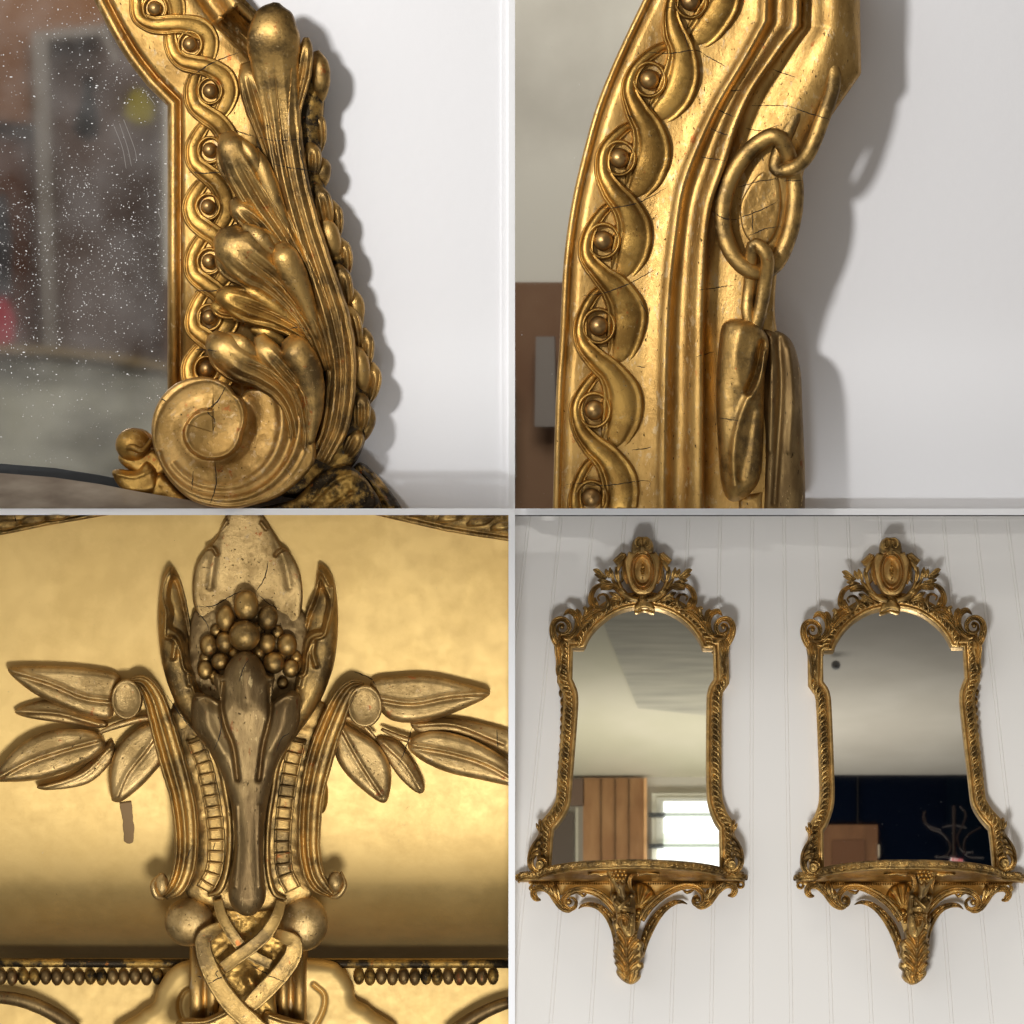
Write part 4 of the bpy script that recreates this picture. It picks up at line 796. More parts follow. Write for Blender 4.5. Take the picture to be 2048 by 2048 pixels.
# boarded wall
M_BRD = plain('white_boards', (.80, .77, .72), .5, noise_s=30, bump=.15)
ts, bs = [], []
for n in range(-9, 9):
    a = (1571+64.5*n)+(-60)*0; xt = 1571+64.5*n-(15*n+9)/960*(1060-960); xb = 1580+79.5*n+(15*n+9)/960*(2120-2020)
    for o, d in ((-4.0, 0), (-3.2, -1.1), (-2.4, .1), (-1.8, .35), (1.8, .35), (2.4, .1), (3.2, -1.1), (4.0, 0)):
        ts.append((xt+o*.9, 960, d)); bs.append((xb+o*1.1, 2120, d))
nn = len(ts); V = np.array(ts+bs, float); F = [(i, i+1, nn+i+1, nn+i) for i in range(nn-1)]
cur.q = 4; cur.org = (1536, 1030, 0)
# cut the top at the divider by interpolating the rows to the panel's edge
T4 = V[:nn]; B4 = V[nn:]; q = (1030.0-960)/(2120-960); V = np.vstack([T4*(1-q)+B4*q, B4]); V[:nn, 1] = 1030; V[:nn, 2] = T4[:, 2]
struct('wall', (V, F), M_BRD, 4, (1536, 1030, 0), smooth=False)

# ---------------- the mirror
mr = thing('pier_mirror', 'gilt pier mirror reflecting a wooden door and a bright window', 'mirror', 4, 1270, 1735, 'pair of gilt pier mirrors')
AX = lambda y: 1285.7 if y < 1216 else 1286.7-(y-1216)*.0325
lefti = [(1102, 1745), (1102.5, 1728), (1105.7, 1677.6), (1108, 1657.4)]
lcurve = cr([(1108, 1657.4), (1123.6, 1638.8), (1135.2, 1619.4), (1140.8, 1603), (1143, 1580), (1145.4, 1549.4), (1150.6, 1484.7), (1155.4, 1420), (1156, 1400), (1154.5, 1384), (1150, 1370.6), (1144.2, 1358)], 5).tolist()
arch = cr([(1170.7, 1293), (1179, 1274.3), (1193.5, 1254.6), (1214, 1236.5), (1235, 1223.6), (1260, 1215.5), (1286.7, 1213), (1313, 1215.5), (1338.4, 1223.6), (1365.4, 1240), (1386, 1260.8), (1400.6, 1283.6), (1404.0, 1295)], 5).tolist()
rcurve = cr([(1428.5, 1358), (1419.2, 1372.6), (1415.5, 1386), (1414, 1400), (1413, 1460), (1412.5, 1554), (1413.5, 1590), (1417, 1612), (1426.8, 1638.8), (1438, 1656)], 5).tolist()
path = lefti+lcurve[1:]+[(1145.6, 1296)]+[(1168, 1296)]+arch[1:-1]+[(1406.5, 1297)]+[(1427.5, 1297)]+rcurve+[(1438.5, 1690), (1438.5, 1745)]
PR4 = [(-1, 6), (-1, 14), (0, 26), (2, 29), (6, 29), (7.5, 25), (9.2, 25), (10, 29), (12, 28.5), (23.5, 28.5), (25, 31), (26.5, 27), (28.5, 28), (30, 24), (30, 0)]
mk('moulding', rail(path, PR4, -1), G_FARB, mr)
gl = offset(path, 4, -1)
V = np.array([(p[0], p[1], 8) for p in gl]); 
mk('glass', (V, [tuple(range(len(V)))]), M_MIRROR, mr, smooth=False)
gp_ = offset(path, 17.3, -1)
pth = [tuple(p) for p in gp_]
def gband(P, step, phase, flip):
    bds = [(x, y) for x, y, _, _ in walk(P, step, phase)]
    return guilloche(bds, -.05 if flip > 0 else -.05, 7.6, 1.9, 28.6, 4.2, n=3, flip=flip, prof='dome')
sl = [i for i, p in enumerate(path)]
iL = len(lefti)+len(lcurve)-1   # last point before the shoulder corner
idx = iL
segs = [(pth[1:idx+1], 1), (pth[idx+1:idx+2]+[pth[idx+1]], 1)]
bandL = np.array(pth[1:iL+1]); archp = np.array(pth[iL+1:iL+1+len(arch)+0]); bandR = np.array(pth[iL+len(arch)+2:])
for P, fl in ((bandL, 1), (archp[1:-1], 1), (bandR, 1)):
    r_, g_, b_ = gband(P, 11.2, 4, fl); mk('guilloche_band', r_+g_+b_, G_FAR, mr)
def mirr(pcs):
    out = []
    for V, F in pcs:
        V = V.copy(); V[:, 0] = 2*np.array([AX(y) for y in V[:, 1]])-V[:, 0]; out.append((V, F))
    return out
def c4(f, pts, hw, hh, prof='dome', n=5):
    s = {FC: .20704, FD: .1294, FE: .07764, FF: .15528, FG: .15528, FK: .53}[f]
    return sweep(f(pts), [a*s for a in hw], hh, prof, n)
def r4(f, pts, z0, zb, h, w_, **kw):
    kw.setdefault('res', .9); kw.setdefault('noise', .35); kw.setdefault('nz', 7); return relief(f(pts), z0, zb, h, w_, **kw)
def both(name, pcs, m=None, par=None):
    for s_, q in ((0, pcs), (1, mirr(pcs))): mk(name, q, m or G_FAR, par or mr)
# corner scrolls
both('corner_scroll', [c4(FC, [(175, 1200, 34), (120, 1110, 38), (82, 1020, 42), (74, 940, 44), (100, 880, 44), (155, 856, 44), (212, 880, 42), (236, 935, 40), (215, 990, 38), (165, 1005, 38), (125, 975, 38), (128, 925, 38), (165, 905, 40), (190, 930, 42)], [18, 34, 36, 33, 30, 28, 26, 24, 20, 18, 15, 13, 12, 6], [7, 10, 11, 11, 11, 11, 10, 9, 8, 8, 8, 7, 6, 4], 'band'), ball(*FC([(163, 938)])[0], 46, 4.5)])
both('scroll_arm', [c4(FC, [(165, 1035, 36), (235, 1028, 40), (290, 985, 42), (318, 920, 42), (310, 850, 44), (275, 800, 46), (225, 785, 46), (178, 828, 44)], [10, 24, 30, 34, 32, 30, 26, 5], [6, 9, 10, 10, 10, 9, 8, 3], 'fold'),
     c4(FC, [(300, 765, 44), (325, 800, 46), (330, 870, 44), (318, 950, 40)], [14, 26, 26, 10], [5, 8, 8, 4], 'fold')])
both('arch_spray', [c4(FC, [(310, 1000, 34), (360, 920, 38), (420, 850, 40), (490, 800, 40), (560, 770, 36)], [10, 26, 34, 32, 14], [5, 8, 9, 8, 5], 'fold'), c4(FC, [(375, 750, 44), (400, 760, 46), (395, 800, 44), (370, 860, 42)], [10, 20, 22, 10], [5, 7, 7, 4]), ball(*FC([(384, 752)])[0], 46, 4),
     c4(FC, [(330, 900, 40), (385, 830, 44), (440, 760, 44), (470, 740, 42)], [8, 22, 26, 14], [5, 8, 8, 5], 'fold')])
both('crest_scroll', [c4(FC, [(900, 668, 42), (820, 655, 42), (740, 610, 42), (680, 560, 42), (610, 530, 42), (540, 530, 42), (480, 565, 42), (448, 630, 42), (448, 700, 42), (490, 745, 42), (550, 755, 42), (598, 725, 42), (612, 670, 42), (585, 625, 42), (540, 622, 42), (512, 650, 42), (528, 682, 42)], [20, 26, 24, 22, 20, 22, 26, 28, 30, 28, 24, 20, 17, 14, 12, 10, 8], [8]*9+[8, 8, 8, 7, 6, 6, 5, 4], 'fold', 5),
     c4(FC, [(535, 560, 50), (600, 545, 54), (660, 545, 52), (690, 560, 48)], [22, 38, 28, 8], [5, 8, 7, 3], 'fold'), c4(FC, [(480, 650, 48), (490, 700, 52), (520, 740, 50)], [10, 22, 10], [4, 7, 4], 'fold'), c4(FC, [(590, 640, 48), (612, 700, 52), (590, 750, 48)], [8, 18, 8], [4, 6, 3])])
spr = [[(466, 380, 44), (500, 392, 48), (545, 425, 48), (600, 462, 44)], [(588, 372, 44), (600, 410, 48), (625, 460, 46)], [(628, 358, 46), (638, 410, 50), (665, 480, 46)], [(508, 482, 44), (560, 492, 48), (640, 505, 44)], [(480, 425, 42), (540, 450, 44), (590, 462, 42)], [(690, 350, 44), (695, 420, 48), (712, 500, 44)], [(622, 600, 40), (670, 625, 44), (745, 665, 40)], [(630, 665, 40), (690, 655, 44), (760, 680, 40)], [(700, 560, 44), (740, 590, 48), (790, 640, 44)]]
both('laurel_spray', [c4(FC, s_, [6, 26, 22, 10] if len(s_) == 4 else [6, 24, 10], [3, 6, 6, 3] if len(s_) == 4 else [3, 6, 3], 'leaf') for s_ in spr])
both('laurel_stem', [c4(FC, [(650, 470, 40), (700, 545, 40), (760, 610, 42), (830, 655, 44), (900, 672, 44)], [14, 22, 24, 26, 26], [5, 7, 8, 8, 8], 'tube'), c4(FC, [(690, 350, 40), (700, 450, 40), (735, 550, 40), (800, 625, 42)], [12, 18, 18, 14], [5, 6, 6, 5], 'tube')], G_LEAF)
# frame edge foliage below the corners and husks down the sides
both('corner_acanthus', [c4(FC, [(165, 1060, 40), (135, 1120, 44), (130, 1200, 40), (135, 1280, 36), (122, 1350, 32), (118, 1410, 28)], [30, 40, 34, 30, 22, 6], [8, 10, 9, 8, 6, 3], 'fold'), c4(FC, [(95, 1100, 30), (118, 1190, 34), (125, 1280, 30)], [10, 26, 10], [5, 8, 4], 'fold'), c4(FC, [(175, 1130, 40), (165, 1190, 42), (150, 1250, 38)], [14, 20, 8], [5, 7, 3]), c4(FC, [(160, 1270, 38), (150, 1330, 40), (140, 1390, 34)], [8, 18, 6], [4, 6, 3])])
hk = []
for i in range(11):
    y0 = 1378+i*17.5; x0 = np.interp(y0, [1378, 1400, 1470, 1560, 1600], [1121, 1124.5, 1123, 1116.5, 1114]); dd_ = 16
    hk.append(sweep([(x0+1.5, y0, dd_), (x0-.6, y0+6, dd_+3), (x0+.3, y0+13, dd_+2), (x0+1, y0+17, dd_)], [.8, 3.2, 2.8, .8], [2, 5, 4, 2], 'fold', 4))
both('husk_drop', hk)
# feet: acanthus and scroll
ft4 = [c4(FE, [(420, 492, 42), (440, 560, 48), (460, 700, 46), (450, 860, 44), (390, 1000, 44), (310, 1130, 44), (230, 1280, 44), (180, 1450, 44), (170, 1620, 42), (230, 1770, 40), (330, 1860, 36)], [26, 56, 58, 54, 60, 72, 76, 70, 66, 60, 30], [4, 9, 9, 8, 9, 10, 10, 10, 9, 8, 5], 'fold'),
       c4(FE, [(340, 590, 40), (370, 680, 44), (410, 800, 42)], [14, 40, 16], [3, 6, 3]), c4(FE, [(480, 790, 48), (485, 850, 54), (430, 950, 50), (370, 1060, 46)], [20, 50, 44, 18], [4, 8, 7, 3]),
       c4(FE, [(470, 1010, 50), (440, 1080, 56), (370, 1150, 52), (290, 1250, 48)], [24, 62, 56, 20], [4, 9, 8, 3]), c4(FE, [(460, 1200, 50), (380, 1230, 56), (280, 1290, 52), (220, 1380, 48)], [20, 50, 52, 20], [4, 8, 8, 3]),
       c4(FE, [(465, 1360, 52), (390, 1370, 60), (290, 1400, 58), (220, 1480, 52)], [30, 66, 56, 24], [5, 10, 9, 4]), c4(FE, [(150, 1400, 46), (150, 1560, 50), (200, 1700, 48), (290, 1800, 46)], [12, 34, 40, 20], [4, 8, 8, 4], 'fold'),
       c4(FE, [(330, 1440, 50), (250, 1520, 52), (235, 1640, 52), (290, 1760, 50), (400, 1820, 48), (520, 1790, 46), (590, 1690, 46), (575, 1570, 48), (490, 1500, 50), (400, 1510, 52), (345, 1580, 54)], [16, 34, 42, 46, 50, 48, 40, 34, 30, 26, 10], [5, 8, 8, 8, 8, 8, 8, 8, 8, 8, 5], 'channel'),
       disc(*FE([(425, 1655)])[0], 30, 62, 8.2, 8.6, ((1, 0), (1, .9), (.93, 1), (.8, .95), (.45, .93), (.35, .98), (0, .97)), 24)]
both('foot_acanthus', ft4)
# crest: cartouche with oval, crown, folded wings, clasp
ovc = FC([(944, 388)])[0]
def carth(X, Y, D, Z):
    dx = (X-ovc[0])/19.0; dy = (Y-ovc[1])/31.5; r = np.hypot(dx, dy)
    z = Z-12*np.clip((.92-r)/.10, 0, 1)+7*np.exp(-((r-1.02)/.06)**2)+5*np.exp(-((r-1.28)/.06)**2)-4*np.exp(-((r-1.15)/.05)**2)
    z = z+2.2*np.clip(1-(r/.6)**2, 0, 1); return z
mk('cartouche', r4(FC, [(850, 205), (810, 205), (800, 235), (785, 265), (768, 310), (778, 400), (798, 490), (830, 565), (872, 612), (930, 628), (1000, 622), (1045, 590), (1080, 520), (1105, 430), (1115, 330), (1105, 260), (1085, 220), (1065, 205), (1040, 215), (945, 180)], 10, 44, 9, 5, res=.7, hfun=carth), G_FARB, mr)
fl = [ball(ovc[0], ovc[1], 50, 2.2, 2.2, 3)]
for a in range(8):
    t = a*math.pi/4; l = 13 if a in (2, 6) else (9 if a % 2 == 0 else 7)
    dx, dy = math.cos(t)*(.62 if a % 2 else .55), math.sin(t)
    fl.append(sweep([(ovc[0]+dx*2, ovc[1]+dy*2, 45), (ovc[0]+dx*l*.6, ovc[1]+dy*l*.6, 50), (ovc[0]+dx*l, ovc[1]+dy*l, 46)], [1, 3, .8], [2.5, 4, 2], 'leaf', 4))
for yy_ in (-16, 17): fl.append(ball(ovc[0], ovc[1]+yy_, 48, 1.6, 3.6, 2.5))
mk('rosette', fl, G_BRIGHT, mr)
mk('crown', [r4(FC, [(840, 215), (838, 150), (855, 95), (895, 66), (945, 60), (995, 66), (1032, 95), (1050, 150), (1048, 215), (1000, 235), (945, 245), (890, 235)], 10, 46, 8, 6), c4(FC, [(940, 75, 54), (905, 72, 56), (880, 100, 56), (880, 140, 56), (900, 160, 56), (920, 140, 56), (905, 120, 56)], [8, 12, 14, 14, 12, 9, 6], [4, 5, 6, 6, 5, 4, 3]), c4(FC, [(948, 75, 54), (985, 72, 56), (1008, 100, 56), (1008, 140, 56), (988, 160, 56), (968, 140, 56), (983, 120, 56)], [8, 12, 14, 14, 12, 9, 6], [4, 5, 6, 6, 5, 4, 3]), c4(FC, [(945, 90, 54), (945, 150, 58), (945, 190, 56), (945, 240, 52)], [5, 10, 18, 5], [4, 6, 6, 3], 'leaf')], G_FAR, mr)
both('side_wing', [r4(FC, [(655, 285), (740, 207), (785, 222), (792, 255), (765, 290), (745, 345), (718, 365)], 8, 34, 8, 5, smooth=False, ridges=[(FC([(690, 300), (760, 240)]), -4, 2)]), r4(FC, [(735, 390), (760, 420), (775, 468), (735, 507), (738, 450)], 8, 22, 6, 4), c4(FC, [(765, 290, 40), (735, 320, 44), (705, 380, 44), (690, 440, 40)], [12, 20, 20, 8], [4, 6, 6, 3]), c4(FC, [(800, 250, 36), (775, 330, 40), (775, 430, 38), (800, 520, 34)], [14, 26, 24, 10], [5, 7, 7, 4], 'fold')], G_LEAF)
mk('clasp', [r4(FC, [(912, 575), (985, 575), (995, 650), (1040, 690), (1058, 740), (1062, 775), (1020, 770), (960, 752), (900, 772), (868, 765), (870, 730), (895, 690), (912, 640)], 22, 30, 6, 6), ball(*FC([(905, 582)])[0], 44, 4), ball(*FC([(948, 585)])[0], 45, 3.4), ball(*FC([(990, 582)])[0], 44, 4), c4(FC, [(920, 620, 40), (950, 640, 42), (985, 620, 40)], [6, 9, 6], [3, 4, 3]), c4(FC, [(920, 660, 40), (950, 675, 42), (985, 660, 40)], [6, 9, 6], [3, 4, 3])], G_LEAF, mr)

dust = []
for _ in range(30):
    y_ = random.uniform(1600, 1715); x_ = random.uniform(1112, 1430); l_ = random.choice((.5, .6, 2.2, 3.2)); a_ = random.uniform(-.9, -.2)
    dust.append(ball(x_, y_, 8.2, .3+l_*.10, .25+l_*.18, .2, 6))
dd_ = mk('dust', dust, plain('dust_grey', (.28, .27, .25), .7), mr); dd_['kind'] = 'stuff'
# ---------------- the console bracket with its bow-fronted shelf
cb = thing('console_bracket', 'left of the two gilt console brackets, with hanging lug right of its shelf', 'console bracket', 4, 1270, 1960, 'pair of gilt console brackets')
Y0 = 1764.5
plan = cr([(1037, 0), (1037.5, 14), (1047, 27), (1066, 35), (1079, 42), (1087, 66), (1103, 95), (1148, 138), (1208, 161), (1266, 169), (1326, 163), (1380, 138), (1421, 103), (1440, 74), (1446, 50), (1458, 39), (1474, 33), (1486, 20), (1487, 0)], 5)[:, :2]
Tn = np.gradient(plan, axis=0); Tn /= np.linalg.norm(Tn, axis=1, keepdims=True); Nn_ = np.stack([-Tn[:, 1], Tn[:, 0]], 1)
def at3(x, d, z): return (x, Y0-KD*d-z, d)
def rim(prof):
    V = []; F = []; kk = len(prof)
    for p, n_ in zip(plan, Nn_):
        for o, z in prof: V.append(at3(p[0]+n_[0]*o, max(p[1]+n_[1]*o, 0), z))
    for i in range(len(plan)-1):
        for q in range(kk-1): F.append((i*kk+q, (i+1)*kk+q, (i+1)*kk+q+1, i*kk+q+1))
    return np.array(V), F
mk('shelf_rim', rim([(-3, -1), (1, -1), (2, 2), (-2, 3), (2, 4.5), (5, 7), (1.5, 8.5), (5, 10), (4, 13.5), (1.5, 15), (-3, 16.5)]), G_FAR, cb)
def cap(z, off_): 
    V = [at3(p[0]+n_[0]*off_, max(p[1]+n_[1]*off_, 0), z) for p, n_ in zip(plan, Nn_)]; return np.array(V), [tuple(range(len(V)))]
mk('shelf_underside', cap(.6, -1), G_BRIGHT, cb, smooth=False); mk('marble_top', cap(15.4, -1), M_MARB, cb, smooth=False)
sp = arclen(plan); orn = []
for i, s_ in enumerate(np.arange(4, sp[-1]-4, 19.5)):
    def on(ss, z, o=3.2):
        x = np.interp(ss, sp, plan[:, 0]); d = np.interp(ss, sp, plan[:, 1]); nx = np.interp(ss, sp, Nn_[:, 0]); nd = np.interp(ss, sp, Nn_[:, 1]); return at3(x+nx*o, d+nd*o, z)
    orn.append(ball(*on(s_, 9.5, 4.5), 3.3, 3.3, 3.6, 10))
    orn.append(sweep([on(s_-1, 3), on(s_+4, 6, 4.2), on(s_+8, 11, 4.2), on(s_+12, 14, 3)], [.6, 3.1, 2.8, .6], [1, 3.6, 3.2, 1], 'leaf', 3))
    orn.append(sweep([on(s_-3, 14), on(s_-7, 11, 4.2), on(s_-10, 6, 4)], [.6, 2.3, .6], [1, 3, 1], 'leaf', 3))
mk('rim_foliage', orn, G_FAR, cb)
mk('bead_row', [ball(*on_, 1.7, 1.5, 1.7, 8) for on_ in [at3(np.interp(s_, sp, plan[:, 0]), np.interp(s_, sp, plan[:, 1]), 16.4) for s_ in np.arange(20, sp[-1]-20, 3.9)]], G_FAR, cb)
mk('bead_row', [ball(x, 1766.5, 6, 2.0, 2.4, 3, 8) for x in np.arange(1066, 1462, 4.7)], G_BRIGHT, cb)
mk('back_plate', [r4(FF, [(170, 470), (560, 470), (1300, 470), (2000, 470), (2880, 470), (2880, 500), (2700, 520), (2450, 560), (2260, 520), (2050, 570), (1830, 700), (1640, 900), (1560, 1150), (1480, 1150), (1380, 950), (1240, 720), (1080, 590), (900, 550), (740, 570), (620, 640), (560, 640), (450, 560), (300, 520), (180, 500)], 0, 5, 1, 2, smooth=False, res=1.6)], G_BOARD, cb)
def bal(f, x, y, d, r, rd=None): 
    s_ = .15528; q = f([(x, y)])[0]; return ball(q[0], q[1], d, r*s_, r*s_, (rd or r)*s_, 16)
mk('scroll_arm', [c4(FF, [(1370, 1020, 30), (1300, 860, 34), (1210, 740, 36), (1080, 630, 36), (930, 575, 36), (790, 575, 36), (680, 620, 36), (622, 700, 36), (640, 780, 36), (705, 815, 36), (765, 790, 36), (785, 725, 36), (745, 675, 36), (690, 672, 36)], [44, 48, 50, 50, 46, 43, 40, 38, 34, 31, 28, 23, 18, 12], [8]*9+[7, 6, 6, 5, 4], 'band', 6), bal(FF, 690, 722, 40, 40), c4(FF, [(780, 600, 34), (840, 620, 38), (880, 645, 36), (930, 600, 34)], [10, 22, 22, 8], [4, 6, 6, 3])], G_FAR, cb)
mk('scroll_arm', [c4(FG, [(330, 960, 30), (390, 860, 34), (480, 750, 36), (600, 650, 36), (740, 570, 36), (880, 525, 36), (1020, 535, 36), (1105, 600, 36), (1130, 690, 36), (1090, 755, 36), (1030, 760, 36), (995, 715, 36), (1010, 660, 36), (1060, 640, 36)], [44, 48, 50, 50, 46, 43, 40, 38, 34, 31, 28, 23, 18, 12], [8]*9+[7, 6, 6, 5, 4], 'band', 6), bal(FG, 1050, 690, 40, 42), c4(FG, [(860, 560, 34), (910, 600, 38), (960, 590, 36), (1010, 570, 34)], [10, 22, 22, 8], [4, 6, 6, 3])], G_FAR, cb)
mk('end_acanthus', [c4(FF, [(770, 790, 30), (690, 830, 34), (600, 790, 36), (540, 710, 36), (480, 620, 36), (410, 560, 38), (330, 545, 40), (265, 560, 42), (235, 620, 42), (270, 680, 40), (330, 700, 38)], [12, 34, 46, 50, 50, 48, 46, 44, 44, 40, 10], [4, 7, 8, 9, 9, 9, 9, 9, 9, 8, 4], 'fold', 6), c4(FF, [(525, 490, 38), (520, 560, 44), (540, 640, 42), (575, 720, 38)], [14, 44, 36, 12], [4, 9, 8, 4], 'leaf'), c4(FF, [(330, 500, 40), (370, 540, 44), (430, 600, 42)], [12, 28, 12], [4, 7, 4], 'leaf'), c4(FF, [(220, 500, 40), (200, 550, 44), (230, 590, 44)], [14, 26, 14], [4, 7, 4]), c4(FF, [(420, 505, 40), (440, 560, 44), (490, 640, 42)], [10, 26, 10], [4, 7, 4], 'leaf')], G_FAR, cb)
mk('end_acanthus', [c4(FG, [(1010, 760, 30), (1090, 790, 34), (1180, 745, 36), (1240, 670, 36), (1300, 590, 36), (1370, 530, 38), (1440, 505, 40), (1500, 520, 42), (1530, 575, 42), (1500, 630, 40), (1440, 645, 38)], [12, 34, 46, 50, 50, 48, 46, 44, 44, 40, 10], [4, 7, 8, 9, 9, 9, 9, 9, 9, 8, 4], 'fold', 6), c4(FG, [(1270, 450, 38), (1250, 520, 44), (1225, 610, 42), (1185, 700, 38)], [14, 44, 36, 12], [4, 9, 8, 4], 'leaf'), c4(FG, [(1440, 455, 40), (1400, 495, 44), (1330, 570, 42)], [12, 28, 12], [4, 7, 4], 'leaf'), c4(FG, [(1190, 560, 40), (1170, 620, 44), (1160, 680, 42)], [10, 24, 10], [4, 7, 4], 'leaf')], G_FAR, cb)
q = FG([(1610, 508)])[0]
mk('hanging_lug', relief([(q[0]+8.3*math.cos(t), q[1]+8.3*math.sin(t)) for t in np.linspace(0, 2*math.pi, 17)[:-1]], 0, 4, 2, 2, res=.7, noise=0, holes=[[(q[0]+3*math.cos(t), q[1]+3*math.sin(t)) for t in np.linspace(0, 2*math.pi, 13)[:-1]]]), G_BRIGHT, cb)
def wing(f, pts, hw, side):
    pcs = [c4(f, pts, hw, [3]+[7]*(len(pts)-2)+[5], 'fold', 6)]
    P = cr(f(pts), 6); s_ = arclen(P[:, :2]); m = 9
    for i in range(m):
        t = s_[-1]*(.08+.72*i/m); x = np.interp(t, s_, P[:, 0]); y = np.interp(t, s_, P[:, 1]); d = np.interp(t, s_, P[:, 2]); x2 = np.interp(t+9, s_, P[:, 0]); y2 = np.interp(t+9, s_, P[:, 1])
        tx, ty = (x2-x)/9, (y2-y)/9; nx, ny = -ty*side, tx*side; g_ = 2+3.2*i/m
        pcs.append(sweep([(x+nx*g_*1.25-tx*2, y+ny*g_*1.25-ty*2, d+3), (x+nx*g_*.8+tx*4, y+ny*g_*.8+ty*4, d+6), (x+tx*12, y+ty*12, d+4)], [.8, 2.2+1.6*i/m, .8], [1.5, 4, 1.5], 'dome', 4))
    return pcs
mk('wing_leaf', wing(FF, [(815, 812, 20), (880, 765, 24), (980, 760, 26), (1090, 800, 28), (1180, 880, 30), (1250, 980, 32), (1300, 1100, 34), (1330, 1250, 34), (1360, 1420, 32)], [6, 26, 36, 44, 54, 64, 70, 66, 34], -1), G_FAR, cb)
mk('wing_leaf', wing(FG, [(922, 752, 20), (840, 722, 24), (740, 740, 26), (640, 800, 28), (550, 890, 30), (470, 1000, 32), (410, 1120, 34), (365, 1260, 34), (335, 1440, 32)], [6, 26, 36, 44, 54, 62, 62, 50, 24], 1), G_FAR, cb)
sc0 = FG([(295, 800)])[0]
def shellh(X, Y, D, Z):
    a = np.arctan2(X-sc0[0], sc0[1]-Y); r = np.hypot(X-sc0[0], Y-sc0[1]); return Z+3.2*np.abs(np.cos(a*7.5))*np.clip(r/25, 0, 1)-2
mk('shell', [r4(FG, [(200, 830), (180, 600), (230, 490), (330, 475), (440, 520), (500, 600), (515, 680), (440, 740), (370, 840), (330, 930), (250, 930)], 0, 12, 8, 10, hfun=shellh, res=.8), bal(FG, 300, 850, 22, 46), bal(FG, 275, 970, 16, 30)], G_BRIGHT, cb)
ml = [(1250, 985), (1275, 1080), (1290, 1160), (1270, 1190), (1290, 1230), (1255, 1265), (1275, 1320), (1255, 1350), (1275, 1400), (1258, 1425), (1290, 1480), (1272, 1510), (1310, 1570), (1295, 1620), (1325, 1680), (1390, 1740), (1480, 1778), (1560, 1745), (1610, 1680), (1600, 1610), (1645, 1560), (1640, 1500), (1600, 1480), (1650, 1400), (1630, 1330), (1650, 1270), (1610, 1210), (1560, 1180), (1570, 1100), (1520, 1060), (1500, 990), (1440, 900), (1340, 900)]
vn_ = []
for sx, base_ in ((-1, 1420), (1, 1440)):
    for i, (y0_, y1_, w_) in enumerate([(1700, 1560, 130), (1600, 1430, 140), (1480, 1290, 140), (1350, 1180, 120), (1220, 1070, 100), (1100, 980, 80)]):
        vn_.append((FF([(1425+sx*12, y0_), (1425+sx*w_*.45, (y0_+y1_)/2-10), (1430+sx*w_, y1_)]), 4.2, 1.6)); vn_.append((FF([(1425+sx*12, y0_-70), (1425+sx*w_*.45, (y0_+y1_)/2-80), (1430+sx*w_, y1_-75)]), -4.0, 1.8))
for q_ in ([(1440, 1770), (1390, 1715), (1345, 1650)], [(1460, 1772), (1440, 1700), (1400, 1620)], [(1480, 1775), (1500, 1700), (1520, 1610)], [(1500, 1772), (1550, 1710), (1585, 1640)]): vn_.append((FF(q_), 3.8, 1.5))
vn_ += [(FF([(1415, 960), (1422, 1200), (1430, 1450), (1455, 1700)]), 6, 2.6)]
def mlh(X, Y, D, Z): return Z+np.interp(Y, [1840, 1880, 1930, 1966], [30, 24, 10, -2])
mk('drooping_acanthus', r4(FF, ml, 0, 40, 9, 7, res=.75, ridges=vn_, hfun=mlh, n=3, noise=.3), G_FAR, cb)
# front prop: berries, dark calyx, side scrolls, strapwork
fp = [r4(FF, [(1170, 290), (1440, 285), (1445, 400), (1410, 500), (1400, 640), (1330, 640), (1270, 520), (1210, 430)], 60, 118, 8, 8, noise=.8)]
mk('calyx', fp, G_FAR, cb)
for x, y, r in [(1240, 330, 24), (1290, 318, 25), (1340, 315, 26), (1395, 320, 25), (1265, 375, 25), (1315, 368, 27), (1370, 368, 26), (1415, 372, 22), (1290, 420, 24), (1340, 420, 25), (1388, 420, 22), (1240, 400, 20)]: mk('berry', bal(FF, x, y, 128, r), G_BRIGHT, cb)
mk('dark_calyx', r4(FF, [(1270, 450), (1310, 470), (1340, 440), (1380, 480), (1410, 470), (1400, 560), (1410, 640), (1385, 670), (1350, 640), (1330, 560), (1290, 520)], 60, 126, 7, 6), G_DARK, cb)
mk('side_scroll', [c4(FF, [(1560, 365, 118), (1500, 375, 122), (1465, 430, 120), (1465, 500, 116), (1490, 570, 110), (1530, 595, 104)], [10, 22, 26, 26, 22, 12], [4, 7, 8, 8, 7, 4], 'band')], G_LEAF, cb)
mk('side_scroll', [c4(FF, [(1190, 330, 118), (1210, 400, 118), (1235, 480, 112), (1240, 560, 106), (1225, 600, 100)], [10, 18, 20, 16, 10], [4, 6, 7, 6, 4], 'band')], G_LEAF, cb)
mk('prop', [r4(FF, [(1235, 600), (1500, 600), (1535, 640), (1530, 1080), (1450, 1180), (1380, 1100), (1300, 920), (1290, 820), (1260, 760)], 10, 84, 8, 8, ridges=[(FF([(1330, 620), (1340, 800), (1370, 1000)]), 5, 1.6), (FF([(1480, 640), (1480, 850), (1440, 1080)]), 5, 1.6), (FF([(1400, 850), (1410, 1000)]), -5, 2.5), (FF([(1300, 880), (1400, 860), (1500, 880)]), 5, 1.8)])], G_FAR, cb)
